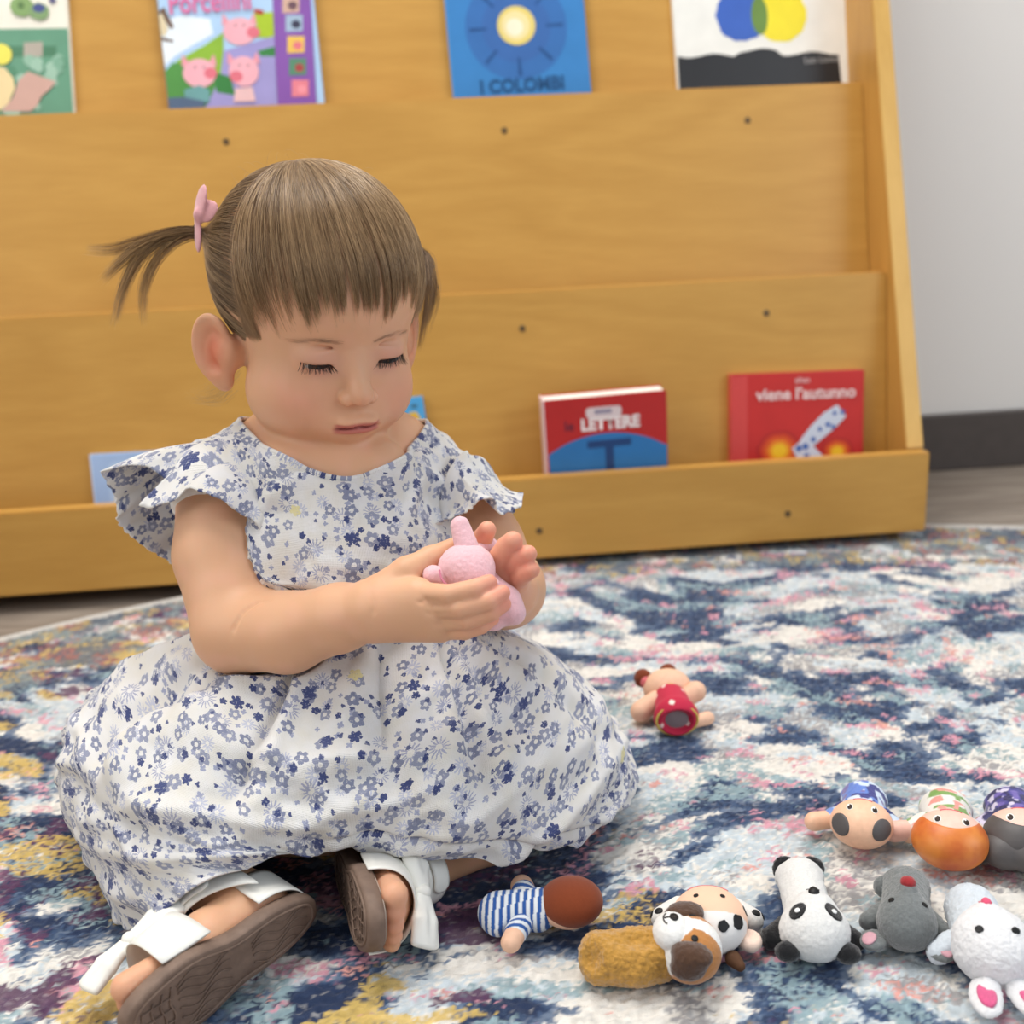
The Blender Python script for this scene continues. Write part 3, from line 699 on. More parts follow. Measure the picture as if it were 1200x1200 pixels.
        L = np.concatenate([line + n, line - n]); W = p + L[:, :1] * e1 + L[:, 1:] * e2; q = (W - c) / r; q /= np.linalg.norm(q, axis=1)[:, None]; W = c + q * r
        u = q / r; u /= np.linalg.norm(u, axis=1)[:, None]; T = W + u * off; B = W - u * .5; m = len(line); W = np.concatenate([T, B])
        F = []
        for i in range(m - 1): F += [(i, m + i, m + i + 1, i + 1), (2 * m + i, i, i + 1, 2 * m + i + 1), (m + i, 3 * m + i, 3 * m + i + 1, m + i + 1)]
        return s.add(name, W, F, mat, par)
    def drop(s, clear=0.0):
        """rest the toy on the pile"""
        lo = min(min(v.co.z for v in o.data.vertices) for o in s.bodies)
        s.r.location.z = RUG_Z - .0006 + clear - lo
        return s.r
def f_pad(f, fn):
    """run a field call in millimetres"""
    old = f.put
    f.put = lambda g, lo, hi, k, op='add', pad=6.0: old(g, lo, hi, k, op, pad)
    try: fn()
    finally: f.put = old
def oval(rx, ry, n=18, cx=0, cy=0): a = np.linspace(0, 2 * math.pi, n, endpoint=False); return np.stack([cx + rx * np.cos(a), cy + ry * np.sin(a)], 1)
def rotB(deg, axis='z'): return np.array(Matrix.Rotation(math.radians(deg), 3, axis.upper())).T

def striped(name, a, b, step, axis_fn):
    """woven stripes: colour by position along a direction, stored per vertex"""
    return lambda V: np.where((np.floor(axis_fn(V) / step) % 2 == 0)[:, None], lin(a), lin(b))
def vc_mat(name, rough=.75, bump=.15, bscale=1500, sheen=.1):
    if name in _mats: return _mats[name]
    k = NT(name); k.set(color=k.attr(), rough=rough, spec=.25, sheen=sheen); k.bump(k.noise(k.obj(), bscale, 2), bump, .0006); _mats[name] = k.m; return k.m
M_stripe = vc_mat('woven_stripe', .85); M_print = vc_mat('printed_satin', .42, .08, 2500, .2)

# --- doll in a striped jersey, face down, head to the right
t = Toy('finger_puppet', 'doll puppet lying face down in a blue and white striped jersey with brown hair', 636, 1090, -3, .9)
hd = ((0, 17, 14.5), (17, 19, 14))
head = t.soft('head', [('e', *hd), ('e', (-14, 12, 8), (5, 6, 5))], SKIN_FELT, k=3)
t.soft('ear', [('e', (-16.5, 19, 8.5), (3.6, 5.2, 4.2))], SKIN_FELT, head, k=2)
hair = t.soft('hair', [('e', (0, 18.5, 16.2), (18.3, 20, 14.2)), ('-e', (-26, 16, -4), (24, 40, 15), {'k': 1}), ('-e', (26, 16, -6), (24, 40, 15), {'k': 1}), ('-e', (0, -6, 12), (30, 7.2, 30), {'k': 1})], fuzzy('russet_felt', (128, 62, 36), .15, .2, .06, 900), k=2, res=.8)
sa = striped('jersey', (46, 88, 156), (222, 226, 230), 2.35, lambda V: V[:, 1] + .10 * V[:, 0] + 100)
body = t.soft('body', [('c', (0, -1, 11), (0, -27, 8.5), 12.5, 13.5), ('e', (0, -28, 7.5), (17.5, 7, 8.5)), ('e', (0, -2, 10), (15, 5, 10))], M_stripe, k=5, res=.8, colour=sa)
def arm_c(V): d = (V[:, 0] * -.55 + V[:, 1] * .25); return np.where((np.floor((d + 100) / 2.2) % 2 == 0)[:, None], lin((46, 88, 156)), lin((222, 226, 230)))
arm = t.soft('arm', [('c', (-10, -9, 9), (-21, -12, 8), 8.6, 8.2)], M_stripe, k=3, res=.8, colour=arm_c)
t.soft('hand', [('c', (-22, -11.5, 7.2), (-29.5, -13.5, 6.8), 7.8, 7.6)], SKIN_FELT, arm, k=3)
arm = t.soft('arm', [('c', (10, -12, 9), (19, -16, 8), 7.5, 7)], M_stripe, k=3, res=.8, colour=lambda V: striped('x', (46, 88, 156), (222, 226, 230), 2.2, lambda V: V[:, 0] + 100)(V))
t.soft('hand', [('c', (19.5, -16, 8), (27, -18.5, 7.6), 6.6, 6.2)], SKIN_FELT, arm, k=3)
t.drop()

# --- dog puppet, on its back, head to the right
t = Toy('finger_puppet', 'mustard terry dog puppet with white muzzle and dark brown ears', 776, 1149, -6, .95)
M_dog = fuzzy('mustard_terry', (196, 146, 66), .7, .5, .16, 420); M_ear = fuzzy('dark_brown_plush', (84, 58, 42), .5, .5, .12); M_wh = fuzzy('white_plush', (232, 230, 226), .3, .3, .05)
M_car = fuzzy('caramel_plush', (178, 118, 62), .4, .4, .1)
t.soft('body', [('c', (0, -3, 13), (0, -30, 11), 14.5, 15), ('e', (0, -36, 10), (15, 7, 10)), ('e', (0, -15, 10), (18, 14, 10)), ('-e', (5, -16, 30), (4, 15, 7), {'k': 6}), ('-e', (-9, -30, 27), (5, 9, 7), {'k': 5}), ('-e', (14, -40, 20), (9, 7, 9), {'k': 6})], M_dog, k=7, fuzz=.9, res=.9)
hd = ((0, 15, 17), (19.5, 17.5, 16.5))
hc = np.array(hd[0])
def dog_col(V):
    q = (V - hc) / np.array(hd[1]); x, y = V[:, 0], V[:, 1] - 15
    blaze = (np.abs(x + .6) < np.where(y > 2, 4.4 + .10 * (y - 2), 4.4 + .9 * np.maximum(0, 2 - y))) & (V[:, 2] > 10)
    return np.where(blaze[:, None], lin((232, 230, 226)), lin((186, 126, 70)))
head = t.soft('head', [('e', *hd)], vc_mat('dog_face', .95, .4, 900, .3), k=3, fuzz=.3, res=.7, colour=dog_col)
muz = ((-.6, 5.5, 27), (12.5, 10.5, 9.5))
mz = t.soft('muzzle', [('e', *muz)], M_wh, head, k=3, fuzz=.3)
t.patch('nose', muz, (-.05, .12, 1), oval(3.3, 2.4), BLACK, mz, .9)
a = np.linspace(-2.4, -.7, 14)
t.stroke('mouth', muz, (0, -.1, 1), np.stack([6.2 * np.cos(a), 1.5 + 5.2 * np.sin(a)], 1), .8, plain('grey_thread', (70, 66, 64), .6), mz)
t.stroke('mouth', muz, (0, -.1, 1), [(-.3, 3), (-.2, 0), (-.3, -3.4)], .8, plain('grey_thread', (70, 66, 64), .6), mz)
for sx_ in (-9.5, 9.5): t.patch('eye', hd, (sx_ / 19.5, .12, .85), oval(1.9, 1.9), BLACK, head, .7)
t.soft('ear', [('e', (-15, 13, 28), (8, 11.5, 6), rotB(20)), ('e', (-18, 12, 23), (6, 9.5, 7))], M_ear, head, k=4, fuzz=.5)
t.soft('ear', [('e', (16, 15, 26), (8, 11.5, 6), rotB(-20)), ('e', (19, 13, 20), (6, 9.5, 7))], M_ear, head, k=4, fuzz=.5)
t.soft('arm', [('c', (-13, 0, 10), (-25, 2, 6.5), 6.5, 6.2)], M_dog, k=3, fuzz=.7)
t.drop()

# --- puppet in a spotted cow hood
t = Toy('finger_puppet', 'peach-faced puppet in a white hood with black cow spots', 829, 1094, hdg((832, 1020), (846, 1118)))
hd = ((0, 11, 16.5), (20.5, 21, 16))
def cow_face(V):
    y = V[:, 1] + .012 * V[:, 0] ** 2
    return np.where((y < 21.5)[:, None] & (V[:, 2] > 7)[:, None], lin((238, 194, 164)), lin((230, 226, 222)))
head = t.soft('head', [('e', *hd)], vc_mat('felt_face', .8, .25, 1300, .2), k=3, res=.7, colour=cow_face)
t.soft('body', [('c', (0, -2, 11), (0, -10, 9), 12, 10)], fuzzy('pale_pink_plush', (238, 206, 198), .3, .3, .06), k=4, fuzz=.3)
a = np.linspace(3.45, 5.98, 22)
t.stroke('mouth', hd, (0, -.46, .85), np.stack([13.5 * np.cos(a), -.5 + 8.5 * np.sin(a)], 1), .9, plain('rose_thread', (206, 104, 110), .6), head)
for sx_ in (-.34, .34): t.patch('eye', hd, (sx_, -.02, .92), oval(1.45, 1.45), BLACK, head, .6)
rs = random.Random(3)
for dx, dy, r in ((-.30, .80, 3.2), (-.80, .62, 3.6), (.74, .66, 3.4), (.25, 1.0, 3.4), (-.95, -.1, 3), (.95, -.05, 3.4)):
    pl = oval(r, r * (.8 + .5 * rs.random()), 14); pl *= (1 + .25 * np.array([rs.random() - .5 for _ in range(14)]))[:, None]
    t.patch('cow_spot', hd, (dx, dy, .55 if abs(dx) < .9 else .3), pl, BLACK, head, .5, rot=rs.random() * 180)
for sg in (-1, 1):
    ear = t.soft('ear', [('e', (sg * 21, 19, 10), (6.5, 7.5, 5)), ('-e', (sg * 22, 19, 15.5), (3.2, 4.4, 3.5), {'k': 2})], fuzzy('pale_peach_plush', (240, 212, 194), .3, .3, .05), head, k=3)
    t.soft('horn', [('c', (sg * 11, 30, 7), (sg * 14, 34, 6), 4.5, 3)], plain('brown_felt', (92, 62, 42), .85), head, k=2)
    arm = t.soft('arm', [('c', (sg * 15, -9, 10), (sg * 25, -3, 7), 6, 6.2)], fuzzy('white_plush', (232, 230, 226), .3, .3, .05), k=3, fuzz=.3)
    t.patch('cow_spot', ((sg * 25, -3, 7), (6.2, 6.2, 6.2)), (sg * .3, .2, .9), oval(2.8, 2.2), BLACK, arm, .4)
    t.patch('cow_spot', ((sg * 25, -3, 7), (6.2, 6.2, 6.2)), (sg * .95, -.1, .3), oval(2.2, 2.4), BLACK, arm, .4)
t.drop()

# --- panda
t = Toy('finger_puppet', 'white panda puppet with black eye patches, ears and feet', 949, 1104, hdg((934, 1015), (960, 1122)), .9)
M_pw = fuzzy('panda_white', (226, 225, 222), .45, .4, .06, 700); M_pb = fuzzy('panda_black', (24, 24, 27), .5, .5, .2)
t.soft('body', [('c', (0, -4, 13.5), (0, -42, 13), 14.5, 14), ('e', (0, -47, 12), (15, 5, 10.5))], M_pw, k=6, fuzz=.5)
hd = ((0, 14, 18), (20.5, 19, 17)); t.surf = True
head = t.soft('head', [('e', *hd), ('e', (-1, 3, 29), (10, 8, 7))], M_pw, k=7, fuzz=.4, res=.9)
for sg in (-1, 1):
    ey = t.patch('eye_patch', hd, (sg * .50, .08, .82), oval(4.9, 6.6), M_pb, head, .6, rot=-sg * 38)
    t.patch('eye', hd, (sg * .49, .10, .83), oval(1.7, 1.7, 12), plain('white_felt', (232, 232, 230), .7), ey, 1.1)
    t.soft('ear', [('e', (sg * 17, 27, 13), (7.6, 6.2, 6))], M_pb, head, k=2, fuzz=.5)
    t.soft('arm', [('c', (sg * 14, -2, 9), (sg * 24, 8, 7), 6.3, 6.8)], M_pb, k=3, fuzz=.5)
    t.soft('foot', [('e', (sg * 8.5, -52, 15), (8.2, 5, 9))], M_pb, k=2, fuzz=.5)
mz = ((-1, 3, 29), (10, 8, 7))
t.soft('nose', [('e', (-1, 2.2, 36.2), (3.4, 3.2, 2.0)), ('e', (-1, .2, 36), (1.6, 2.6, 1.6))], BLACK, head, k=2, res=.6)
a = np.linspace(3.5, 5.9, 14); t.stroke('mouth', mz, (0, -.5, .9), np.stack([4.2 * np.cos(a), -.4 + 3 * np.sin(a)], 1), .8, BLACK, head, .9)
t.drop()

# --- mouse
t = Toy('finger_puppet', 'grey plush mouse puppet with a red nose and pink-lined ears', 1060, 1096, hdg((1062, 1028), (1066, 1130)), .82)
M_gm = fuzzy('grey_plush', (116, 120, 120), .45, .5, .12, 600); M_gp = fuzzy('dusty_pink_felt', (206, 158, 168), .3, .3, .06)
t.soft('body', [('c', (0, -4, 14), (-1, -30, 12), 15.5, 15.5), ('e', (0, -36, 11), (15, 6, 10))], M_gm, k=6, fuzz=.6)
hd = ((0, 15, 17.5), (19, 19.5, 17))
head = t.soft('head', [('e', *hd), ('c', (0, 10, 25), (0, 4, 34), 12, 6.5)], M_gm, k=8, fuzz=.45, res=.9)
t.soft('nose', [('e', (0, 2.5, 39.5), (5.0, 4.8, 4.2))], fuzzy('red_felt', (158, 48, 52), .3, .4, .1), head, k=2, fuzz=.25, res=.7)
for sg in (-1, 1):
    t.patch('eye', hd, (sg * .50, .02, .85), oval(2.1, 1.7), BLACK, head, 1.0)
    ear = t.soft('ear', [('e', (sg * 20, 28, 10), (8.5, 10.5, 4), rotB(-sg * 28))], M_gm, head, k=3, fuzz=.4)
    t.patch('ear_lining', ((sg * 20.5, 29, 10), (8.5, 10, 4.3)), (sg * .35, .25, .9), oval(5.2, 7.6, 16), M_gp, ear, .5, rot=-sg * 28)
    t.soft('arm', [('c', (sg * 15, -3, 10), (sg * 23, 5, 7), 6.5, 6.5)], M_gm, k=3, fuzz=.5)
t.soft('foot', [('e', (14, -34, 9), (6.5, 6.5, 8))], M_gm, k=2, fuzz=.5)
t.drop()

# --- rabbit
t = Toy('finger_puppet', 'white rabbit puppet with a pink nose and bright pink ear linings', 1150, 1132, hdg((1134, 1070), (1166, 1140)), .93)
M_rw = fuzzy('rabbit_white', (232, 231, 232), .55, .45, .05, 600); M_rb = fuzzy('pale_blue_plush', (212, 220, 228), .55, .45, .06, 600); M_hp = fuzzy('hot_pink_terry', (222, 96, 142), .5, .3, .1, 900)
t.soft('body', [('c', (0, -5, 13), (-2, -30, 11), 15.5, 15)], M_rb, k=6, fuzz=.8)
hd = ((0, 15, 18.5), (21, 20.5, 18))
head = t.soft('head', [('e', *hd), ('e', (0, 3, 29), (10.5, 9, 9)), ('e', (-9, 10, 26), (9, 9, 8)), ('e', (9, 10, 26), (9, 9, 8))], M_rw, k=7, fuzz=.6, res=.9)
t.soft('nose', [('e', (0, -1, 37.5), (2.7, 2.9, 2.2))], fuzzy('pink_nose', (222, 92, 122), .2, .2, .05), head, k=2, res=.6)
t.stroke('mouth', ((0, 3, 29), (10.5, 9, 9)), (0, -.6, .8), np.stack([np.linspace(-3.5, 3.5, 10), 1.5 - .16 * np.linspace(-3.5, 3.5, 10) ** 2], 1), .8, plain('rose_thread', (206, 104, 110), .6), head, .9)
for sg in (-1, 1):
    t.patch('eye', hd, (sg * .44, .22, .88), oval(2.2, 1.8), BLACK, head, 2.4)
    ear = t.soft('ear', [('e', (sg * 10.5, 41, 9), (8.6, 15, 4.2), rotB(-sg * 10)), ('c', (sg * 6, 30, 12), (sg * 8, 36, 10), 5, 5)], M_rw, head, k=4, fuzz=.5)
    t.patch('ear_lining', ((sg * 10.8, 42, 9), (8.6, 15, 4.4)), (0, .1, 1), oval(5.9, 11.5, 18), M_hp, ear, .7, rot=-sg * 10)
    t.soft('arm', [('c', (sg * 16, -2, 10), (sg * 25, 4, 7), 6.5, 6.5)], M_rb, k=3, fuzz=.6)
t.drop()

def satin_print(cols, sc, seed):
    def fn(V):
        a = vnoise(V[:, 0] * sc, V[:, 1] * sc, V[:, 2] * sc, seed=seed); b = vnoise(V[:, 0] * sc * 1.3 + 9, V[:, 1] * sc * 1.3, V[:, 2] * sc, seed=seed + 1)
        c = np.empty((len(V), 3)); c[:] = lin(cols[0])
        for i, (th, col) in enumerate(cols[1:]):
            m = sstep(th - .03, th + .03, a if i % 2 == 0 else b)[:, None]; c = c * (1 - m) + lin(col) * m
        return c
    return fn
def doll(label, px, py, heading, shirt, sleeve, skin, hair_prims, hair_mat, eyes=True, scale=1.0, arms=((-1, -26, -6), (1, 26, -6)), extra=None):
    t = Toy('finger_puppet', label, px, py, heading, scale)
    t.soft('body', [('c', (0, -4, 12), (0, -26, 10), 14.5, 15), ('e', (0, -30, 9.5), (15.5, 5, 9))], M_print, k=5, res=.8, colour=shirt, fuzz=.3)
    hd = ((0, 14, 16.5), (20.5, 18.5, 15.5))
    head = t.soft('head', [('e', *hd)], skin, k=3, res=.8)
    for sg in (-1, 1):
        w_ = t.patch('eye', hd, (sg * .37, .20, .86), oval(2.3, 3.0, 16), plain('white_satin', (238, 236, 232), .5), head, .5)
        t.patch('pupil', hd, (sg * .37 - .01, .22, .86), oval(1.7, 2.4, 14), plain('dark_brown_thread', (50, 36, 30), .4), w_, .8)
        t.patch('eye_glint', hd, (sg * .37 + .03, .17, .87), oval(.6, .7, 8), plain('white_satin', (238, 236, 232), .5), w_, 1.05)
    a = np.linspace(3.6, 5.8, 16); t.stroke('mouth', hd, (0, -.22, .92), np.stack([7 * np.cos(a), .5 + 4.0 * np.sin(a)], 1), .75, plain('rose_thread', (206, 104, 110), .6), head)
    hair_prims(t, hd, head, hair_mat)
    for sg, ax, ay in arms:
        arm = t.soft('arm', [('c', (sg * 13, -8, 11), (ax * .75, -8 + (ay + 8) * .6, 8.5), 6.8, 6.4)], M_print, k=3, res=.8, colour=sleeve)
        t.soft('hand', [('c', (ax * .8, -8 + (ay + 8) * .7, 8), (ax * 1.16, ay, 7), 6.2, 6.6)], skin, arm, k=3)
    if extra: extra(t)
    t.drop(); return t
M_pe = satin('peach_satin', (238, 190, 158), .5); M_pk = satin('pink_satin', (238, 194, 178), .48)
def hair_side(t, hd, head, m):
    for sg in (-1, 1): t.patch('hair', hd, (sg * .80, .80, .36), oval(7.0, 8.6, 20), m, head, .6, rot=sg * 40)
doll('peach doll puppet with two dark grey hair patches and a blue satin collar', 1009, 984, hdg((1013, 938), (1008, 1003)),
     satin_print([(54, 60, 130), (.45, (96, 130, 206)), (.55, (206, 220, 238)), (.72, (120, 110, 170))], .16, 3), satin_print([(40, 50, 110), (.45, (196, 214, 238)), (.5, (110, 140, 204))], .14, 8), M_pe, hair_side, satin('charcoal_satin', (84, 80, 80), .5), scale=.92, arms=((-1, -27, 2), (1, 27, 4)))
def hair_cap(t, hd, head, m):
    c, r = hd; t.soft('hair', [('e', (0, 15.5, 15.6), (21.8, 19.6, 16.6)), ('-e', (0, 3, 34), (17.5, 22, 17), {'k': 1.5}), ('-e', (0, -14, 14), (40, 24, 40), {'k': 1})], m, head, k=2, res=.8)
    z = np.linspace(0, 2 * math.pi, 40)
M_or = None
def orange_mat():
    k = NT('orange_satin'); n = k.noise(k.obj(), 60, 3); k.set(color=k.mix(k.mrange(n, .35, .65), lin((196, 92, 40)), lin((222, 134, 58))), rough=.4, spec=.5); k.bump(k.noise(k.obj(), 2400, 2), .15, .0006); return k.m
leafy = lambda V: satin_print([(228, 226, 218), (.66, (122, 160, 84)), (.74, (226, 150, 140))], .17, 21)(V)
doll('doll puppet with glossy orange hair and a white leaf-print shirt', 1109, 1002, hdg((1108, 940), (1116, 1030)), leafy, leafy, M_pk, hair_cap, orange_mat(), arms=((1, 27, 0), (-1, -28, 4)))
def hair_dark(t, hd, head, m):
    hair_cap(t, hd, head, m)
    t.soft('hair_bunch', [('e', (-8, 27, 13), (17, 14, 12.5)), ('e', (10, 24, 12), (14, 13, 11))], m, head, k=3)
navyp = satin_print([(44, 44, 92), (.52, (70, 66, 140)), (.64, (206, 200, 222)), (.70, (110, 96, 170))], .22, 31)
doll('doll puppet with charcoal hair in a navy print dress beside the orange-haired doll', 1190, 1000, hdg((1176, 942), (1198, 1030)), navyp, navyp, M_pk, hair_dark, satin('charcoal_satin', (84, 80, 80), .5), arms=((1, 26, 2), (-1, -26, 2)))

# --- doll in a red dress, further back, its open hem toward the camera
t = Toy('finger_puppet', 'doll puppet in a red spotted dress lying alone near the skirt', 786, 842, 90, .98)
def red_print(V):
    c = np.empty((len(V), 3)); c[:] = lin((192, 40, 70)); r = random.Random(2)
    for i in range(60):
        p = np.array([r.uniform(-18, 18), r.uniform(-34, 4), r.uniform(0, 30)]); d = np.linalg.norm((V - p) * np.array([1, .8, 1]), axis=1)
        c[d < 2.2] = lin([(238, 206, 196), (232, 196, 90), (240, 226, 214)][i % 3])
    return c
t.soft('dress', [('c', (0, -2, 16), (0, -26, 15), 13.5, 15.5), ('e', (0, -28, 14), (17.5, 7, 14.5)), ('-e', (0, -38, 14), (13.5, 9, 10.5), {'k': 1.5})], vc_mat('red_cotton_print', .8, .15), k=5, res=.9, colour=red_print)
t.soft('lining', [('e', (0, -29, 14), (13.6, 3.4, 10.8))], plain('grey_lining', (132, 118, 120), .8), k=2)
a = np.linspace(0, 2 * math.pi, 48, endpoint=False)
ring = np.array([[(16.0 + .9 * math.cos(b)) * math.cos(q), -33.2 + .9 * math.sin(b), 14 + (12.6 + .9 * math.cos(b)) * math.sin(q)] for q in a for b in np.linspace(0, 2 * math.pi, 6, endpoint=False)])
t.add('hem_trim', ring, grid_faces(48, 6, True, True), plain('yellow_trim', (214, 188, 96), .7))
head = t.soft('head', [('e', (0, 16, 18), (20, 16, 16.5))], SKIN_FELT, k=3)
for x, y in ((3, 33), (-19, 25)):
    bun = t.soft('hair_bun', [('e', (x, y, 24), (7.5, 7, 8))], fuzzy('chestnut_felt', (126, 62, 40), .2, .2, .08), head, k=2, fuzz=.3); t.soft('hair_tie', [('e', (x * .9, y - 6, 23), (5, 4.5, 5.2))], plain('rose_band', (214, 110, 116), .7), head, k=2)
for sg, q in ((-1, (-25, -7, 10)), (1, (21, 4, 20))):
    t.soft('arm', [('c', (sg * 12, 0, 16), q, 7.5, 8.5)], SKIN_FELT, k=3)
t.soft('foot', [('c', (14, -22, 6), (27, -16, 6), 5, 5.5)], SKIN_FELT, k=3)
t.drop()
def crv_(pts, n):
    p = np.array(pts, float); t = np.linspace(0, len(p) - 1, n); i = np.clip(t.astype(int), 0, len(p) - 2); f = (t - i)[:, None]; return p[i] * (1 - f) + p[i + 1] * f
# ------------------------------------------------------------------ the child: one continuous skin surface
def pose_frame(yaw, pit, rol):
    f = np.array([math.sin(yaw), -math.cos(yaw), 0]); r = np.array([math.cos(yaw), math.sin(yaw), 0]); u = np.array([0, 0, 1.0])
    f2 = f * math.cos(pit) - u * math.sin(pit); u2 = u * math.cos(pit) + f * math.sin(pit)
    return np.array([r * math.cos(rol) + u2 * math.sin(rol), f2, u2 * math.cos(rol) - r * math.sin(rol)])
HS = 0.93; HB = pose_frame(math.radians(27), math.radians(13), math.radians(-1.0)); HC = P(378, 352, .665)
def Hw(p): return HC + (np.asarray(p, float) * HS * .001) @ HB
def Hl(w): return ((np.asarray(w) - HC) @ HB.T) / (HS * .001)
hr = lambda r: np.asarray(r, float) * HS * .001
CX = axis([(-.285, -.150, .0016), (-.150, .022, .00105), (.022, .095, .0016)])
CY = axis([(.425, .505, .0014), (.505, .68, .0011), (.68, .80, .0022)])
CZ = axis([(0.0, .13, .0016), (.13, .43, .00105), (.43, .45, .0016)])
body = Field(CX, CY, CZ)
# torso, shoulders, legs
TB = pose_frame(math.radians(24), math.radians(8), 0)
pelvis = P(402, 905, .745); belly = P(404, 815, .715); chest = P(394, 665, .70)
body.ell(pelvis, (.088, .07, .062), TB); body.ell(belly, (.072, .062, .07), TB, .02); body.ell(chest, (.073, .052, .068), TB, .03)
rsh = P(262, 574, .684); lsh = P(540, 585, .736); nb = P(392, 560, .698)
body.capsule(P(330, 545, .70), rsh, .031, .027, .02); body.capsule(P(455, 545, .735), lsh, .031, .025, .02)
body.capsule(P(425, 575, .685), P(425, 640, .68), .03, .045, .02)
rhip = P(330, 910, .735); rknee = P(150, 925, .672); rank = P(272, 1046, .602)
lhip = P(470, 910, .75); lknee = P(655, 912, .705); lank = P(482, 1008, .648)
# sandal frames: rows are medial (x), toe direction (y), top of the foot (z)
def sandal_frame(heel, toe, lean, tilt=0.0):
    a = unit(toe - heel); m = np.array([0, 0, 1.0]) + np.asarray(lean, float); m = unit(m - a * (m @ a)); z = np.cross(m, a)
    return np.array([m, a, z])
RSH, RST = P(352, 1078, .583), P(180, 1200, .519)
SBR = sandal_frame(RSH, RST, (-.10, -.20, 0)); 
LSH, LST = P(393, 1012, .655), P(424, 1088, .553)
SBL = sandal_frame(LSH, LST, (.10, .05, 0)); SBL[2] *= 1
if SBR[2] @ (CAM - RSH) > 0: SBR[2] *= -1                                # the sole (minus z) faces the camera
if SBL[2][0] < 0: SBL[2] *= -1                                           # the left foot's top faces right
SOR = (RSH + RST) / 2; SOL = (LSH + LST) / 2
def sand(o, B, p): return o + (np.asarray(p, float) * .001) @ B
rank = sand(SOR, SBR, (0, -33, 48)); lank = sand(SOL, SBL, (0, -34, 47))
body.chain([rhip, rknee], [.045, .035], .012); body.chain([rknee, rknee * .5 + rank * .5, rank], [.034, .026, .0165], .006)
body.chain([lhip, lknee], [.045, .035], .012); body.chain([lknee, lknee * .5 + lank * .5, lank], [.034, .026, .0165], .006)
SL, SWD = 58.0, 22.5                                                     # half length, half width
for o, B, ank, flip in ((SOR, SBR, rank, 1), (SOL, SBL, lank, 1)):
    q = lambda *p: sand(o, B, p)
    body.chain([q(0, -37, 27), q(0, -5, 26), q(0, 18, 20)], [.0175, .0155, .0125], .008)
    body.capsule(q(-7, 0, 22), q(-9, 24, 17.5), .012, .0095, .008); body.capsule(q(7, 0, 22), q(9, 24, 17.5), .012, .0095, .008)
    body.chain([ank, q(0, -33, 34)], [.0160, .0160], .010)
    for tx, ty, tr in ((13, 48, 7.4), (4.2, 48, 6.0), (-3.6, 45.5, 5.6), (-10.6, 42, 5.3), (-16.5, 37, 5.1)):
        body.capsule(q(tx * .85, 26, 18), q(tx, ty - 1, 18.5), tr * .00105, tr * .001, .002)
# right arm
arm = [rsh, P(259, 650, .668), P(279, 737, .650), P(338, 741, .626), P(398, 724, .604), P(438, 715, .592)]
body.chain(arm, [.029, .0285, .0265, .0232, .0188, .0160], .006)
W = .0105
for a, b, ra, rb in ((P(438, 706, .591), P(489, 697, .579), .0130, .0098), (P(440, 714, .590), P(500, 713, .577), .0135, .0095), (P(440, 720, .590), P(511, 727, .579), .0130, .0088), (P(440, 726, .591), P(517, 737, .583), .0115, .0075)): body.capsule(a, b, ra, rb, .006)
FING_R = [[(486, 695, .578), (526, 697, .5672), (556, 690, .565), (573, 683, .569)], [(500, 712, .577), (540, 713, .5665), (572, 705, .565), (588, 695, .5695)], [(510, 727, .579), (546, 727, .570), (575, 718, .5685), (590, 708, .573)], [(516, 739, .583), (545, 740, .576), (564, 734, .5745), (577, 725, .578)]]
RAD = [[.0066, .0056, .0053, .0047], [.0064, .0056, .0053, .0047], [.0060, .0052, .0049, .0044], [.0052, .0046, .0043, .0040]]
for f, r in zip(FING_R, RAD): body.chain([P(*q) for q in f], r, .0008)
THUMB_R = [P(452, 692, .590), P(476, 670, .590), P(504, 654, .597), P(534, 640, .604)]
body.chain(THUMB_R, [.0112, .0082, .0064, .0054], .003)
# left arm, foreshortened
larm = [lsh, P(567, 640, .722), P(592, 690, .700), P(596, 692, .660), P(597, 692, .628)]
body.chain(larm, [.027, .0265, .0255, .0215, .0165], .006)
for a, b, ra, rb in ((P(596, 692, .626), P(580, 668, .609), .0125, .0090), (P(597, 693, .626), P(592, 672, .607), .0130, .0085), (P(598, 694, .626), P(603, 682, .606), .0125, .0085)): body.capsule(a, b, ra, rb, .006)
FING_L = [[(570, 668, .611), (561, 645, .611), (566, 630, .608), (571, 621, .604)], [(582, 668, .607), (587, 652, .598), (594, 641, .591), (601, 634, .587)], [(596, 670, .606), (604, 659, .597), (611, 652, .590), (619, 649, .586)], [(605, 682, .605), (610, 676, .597), (616, 671, .590), (623, 668, .586)]]
RADL = [[.0068, .0062, .0058, .0052], [.0070, .0066, .0062, .0056], [.0064, .0060, .0056, .0050], [.0060, .0056, .0052, .0047]]
for f, r in zip(FING_L, RADL): body.chain([P(*q) for q in f], r, .0008)
body.chain([P(590, 696, .622), P(572, 690, .617), P(556, 676, .616)], [.0100, .0075, .0058], .003)
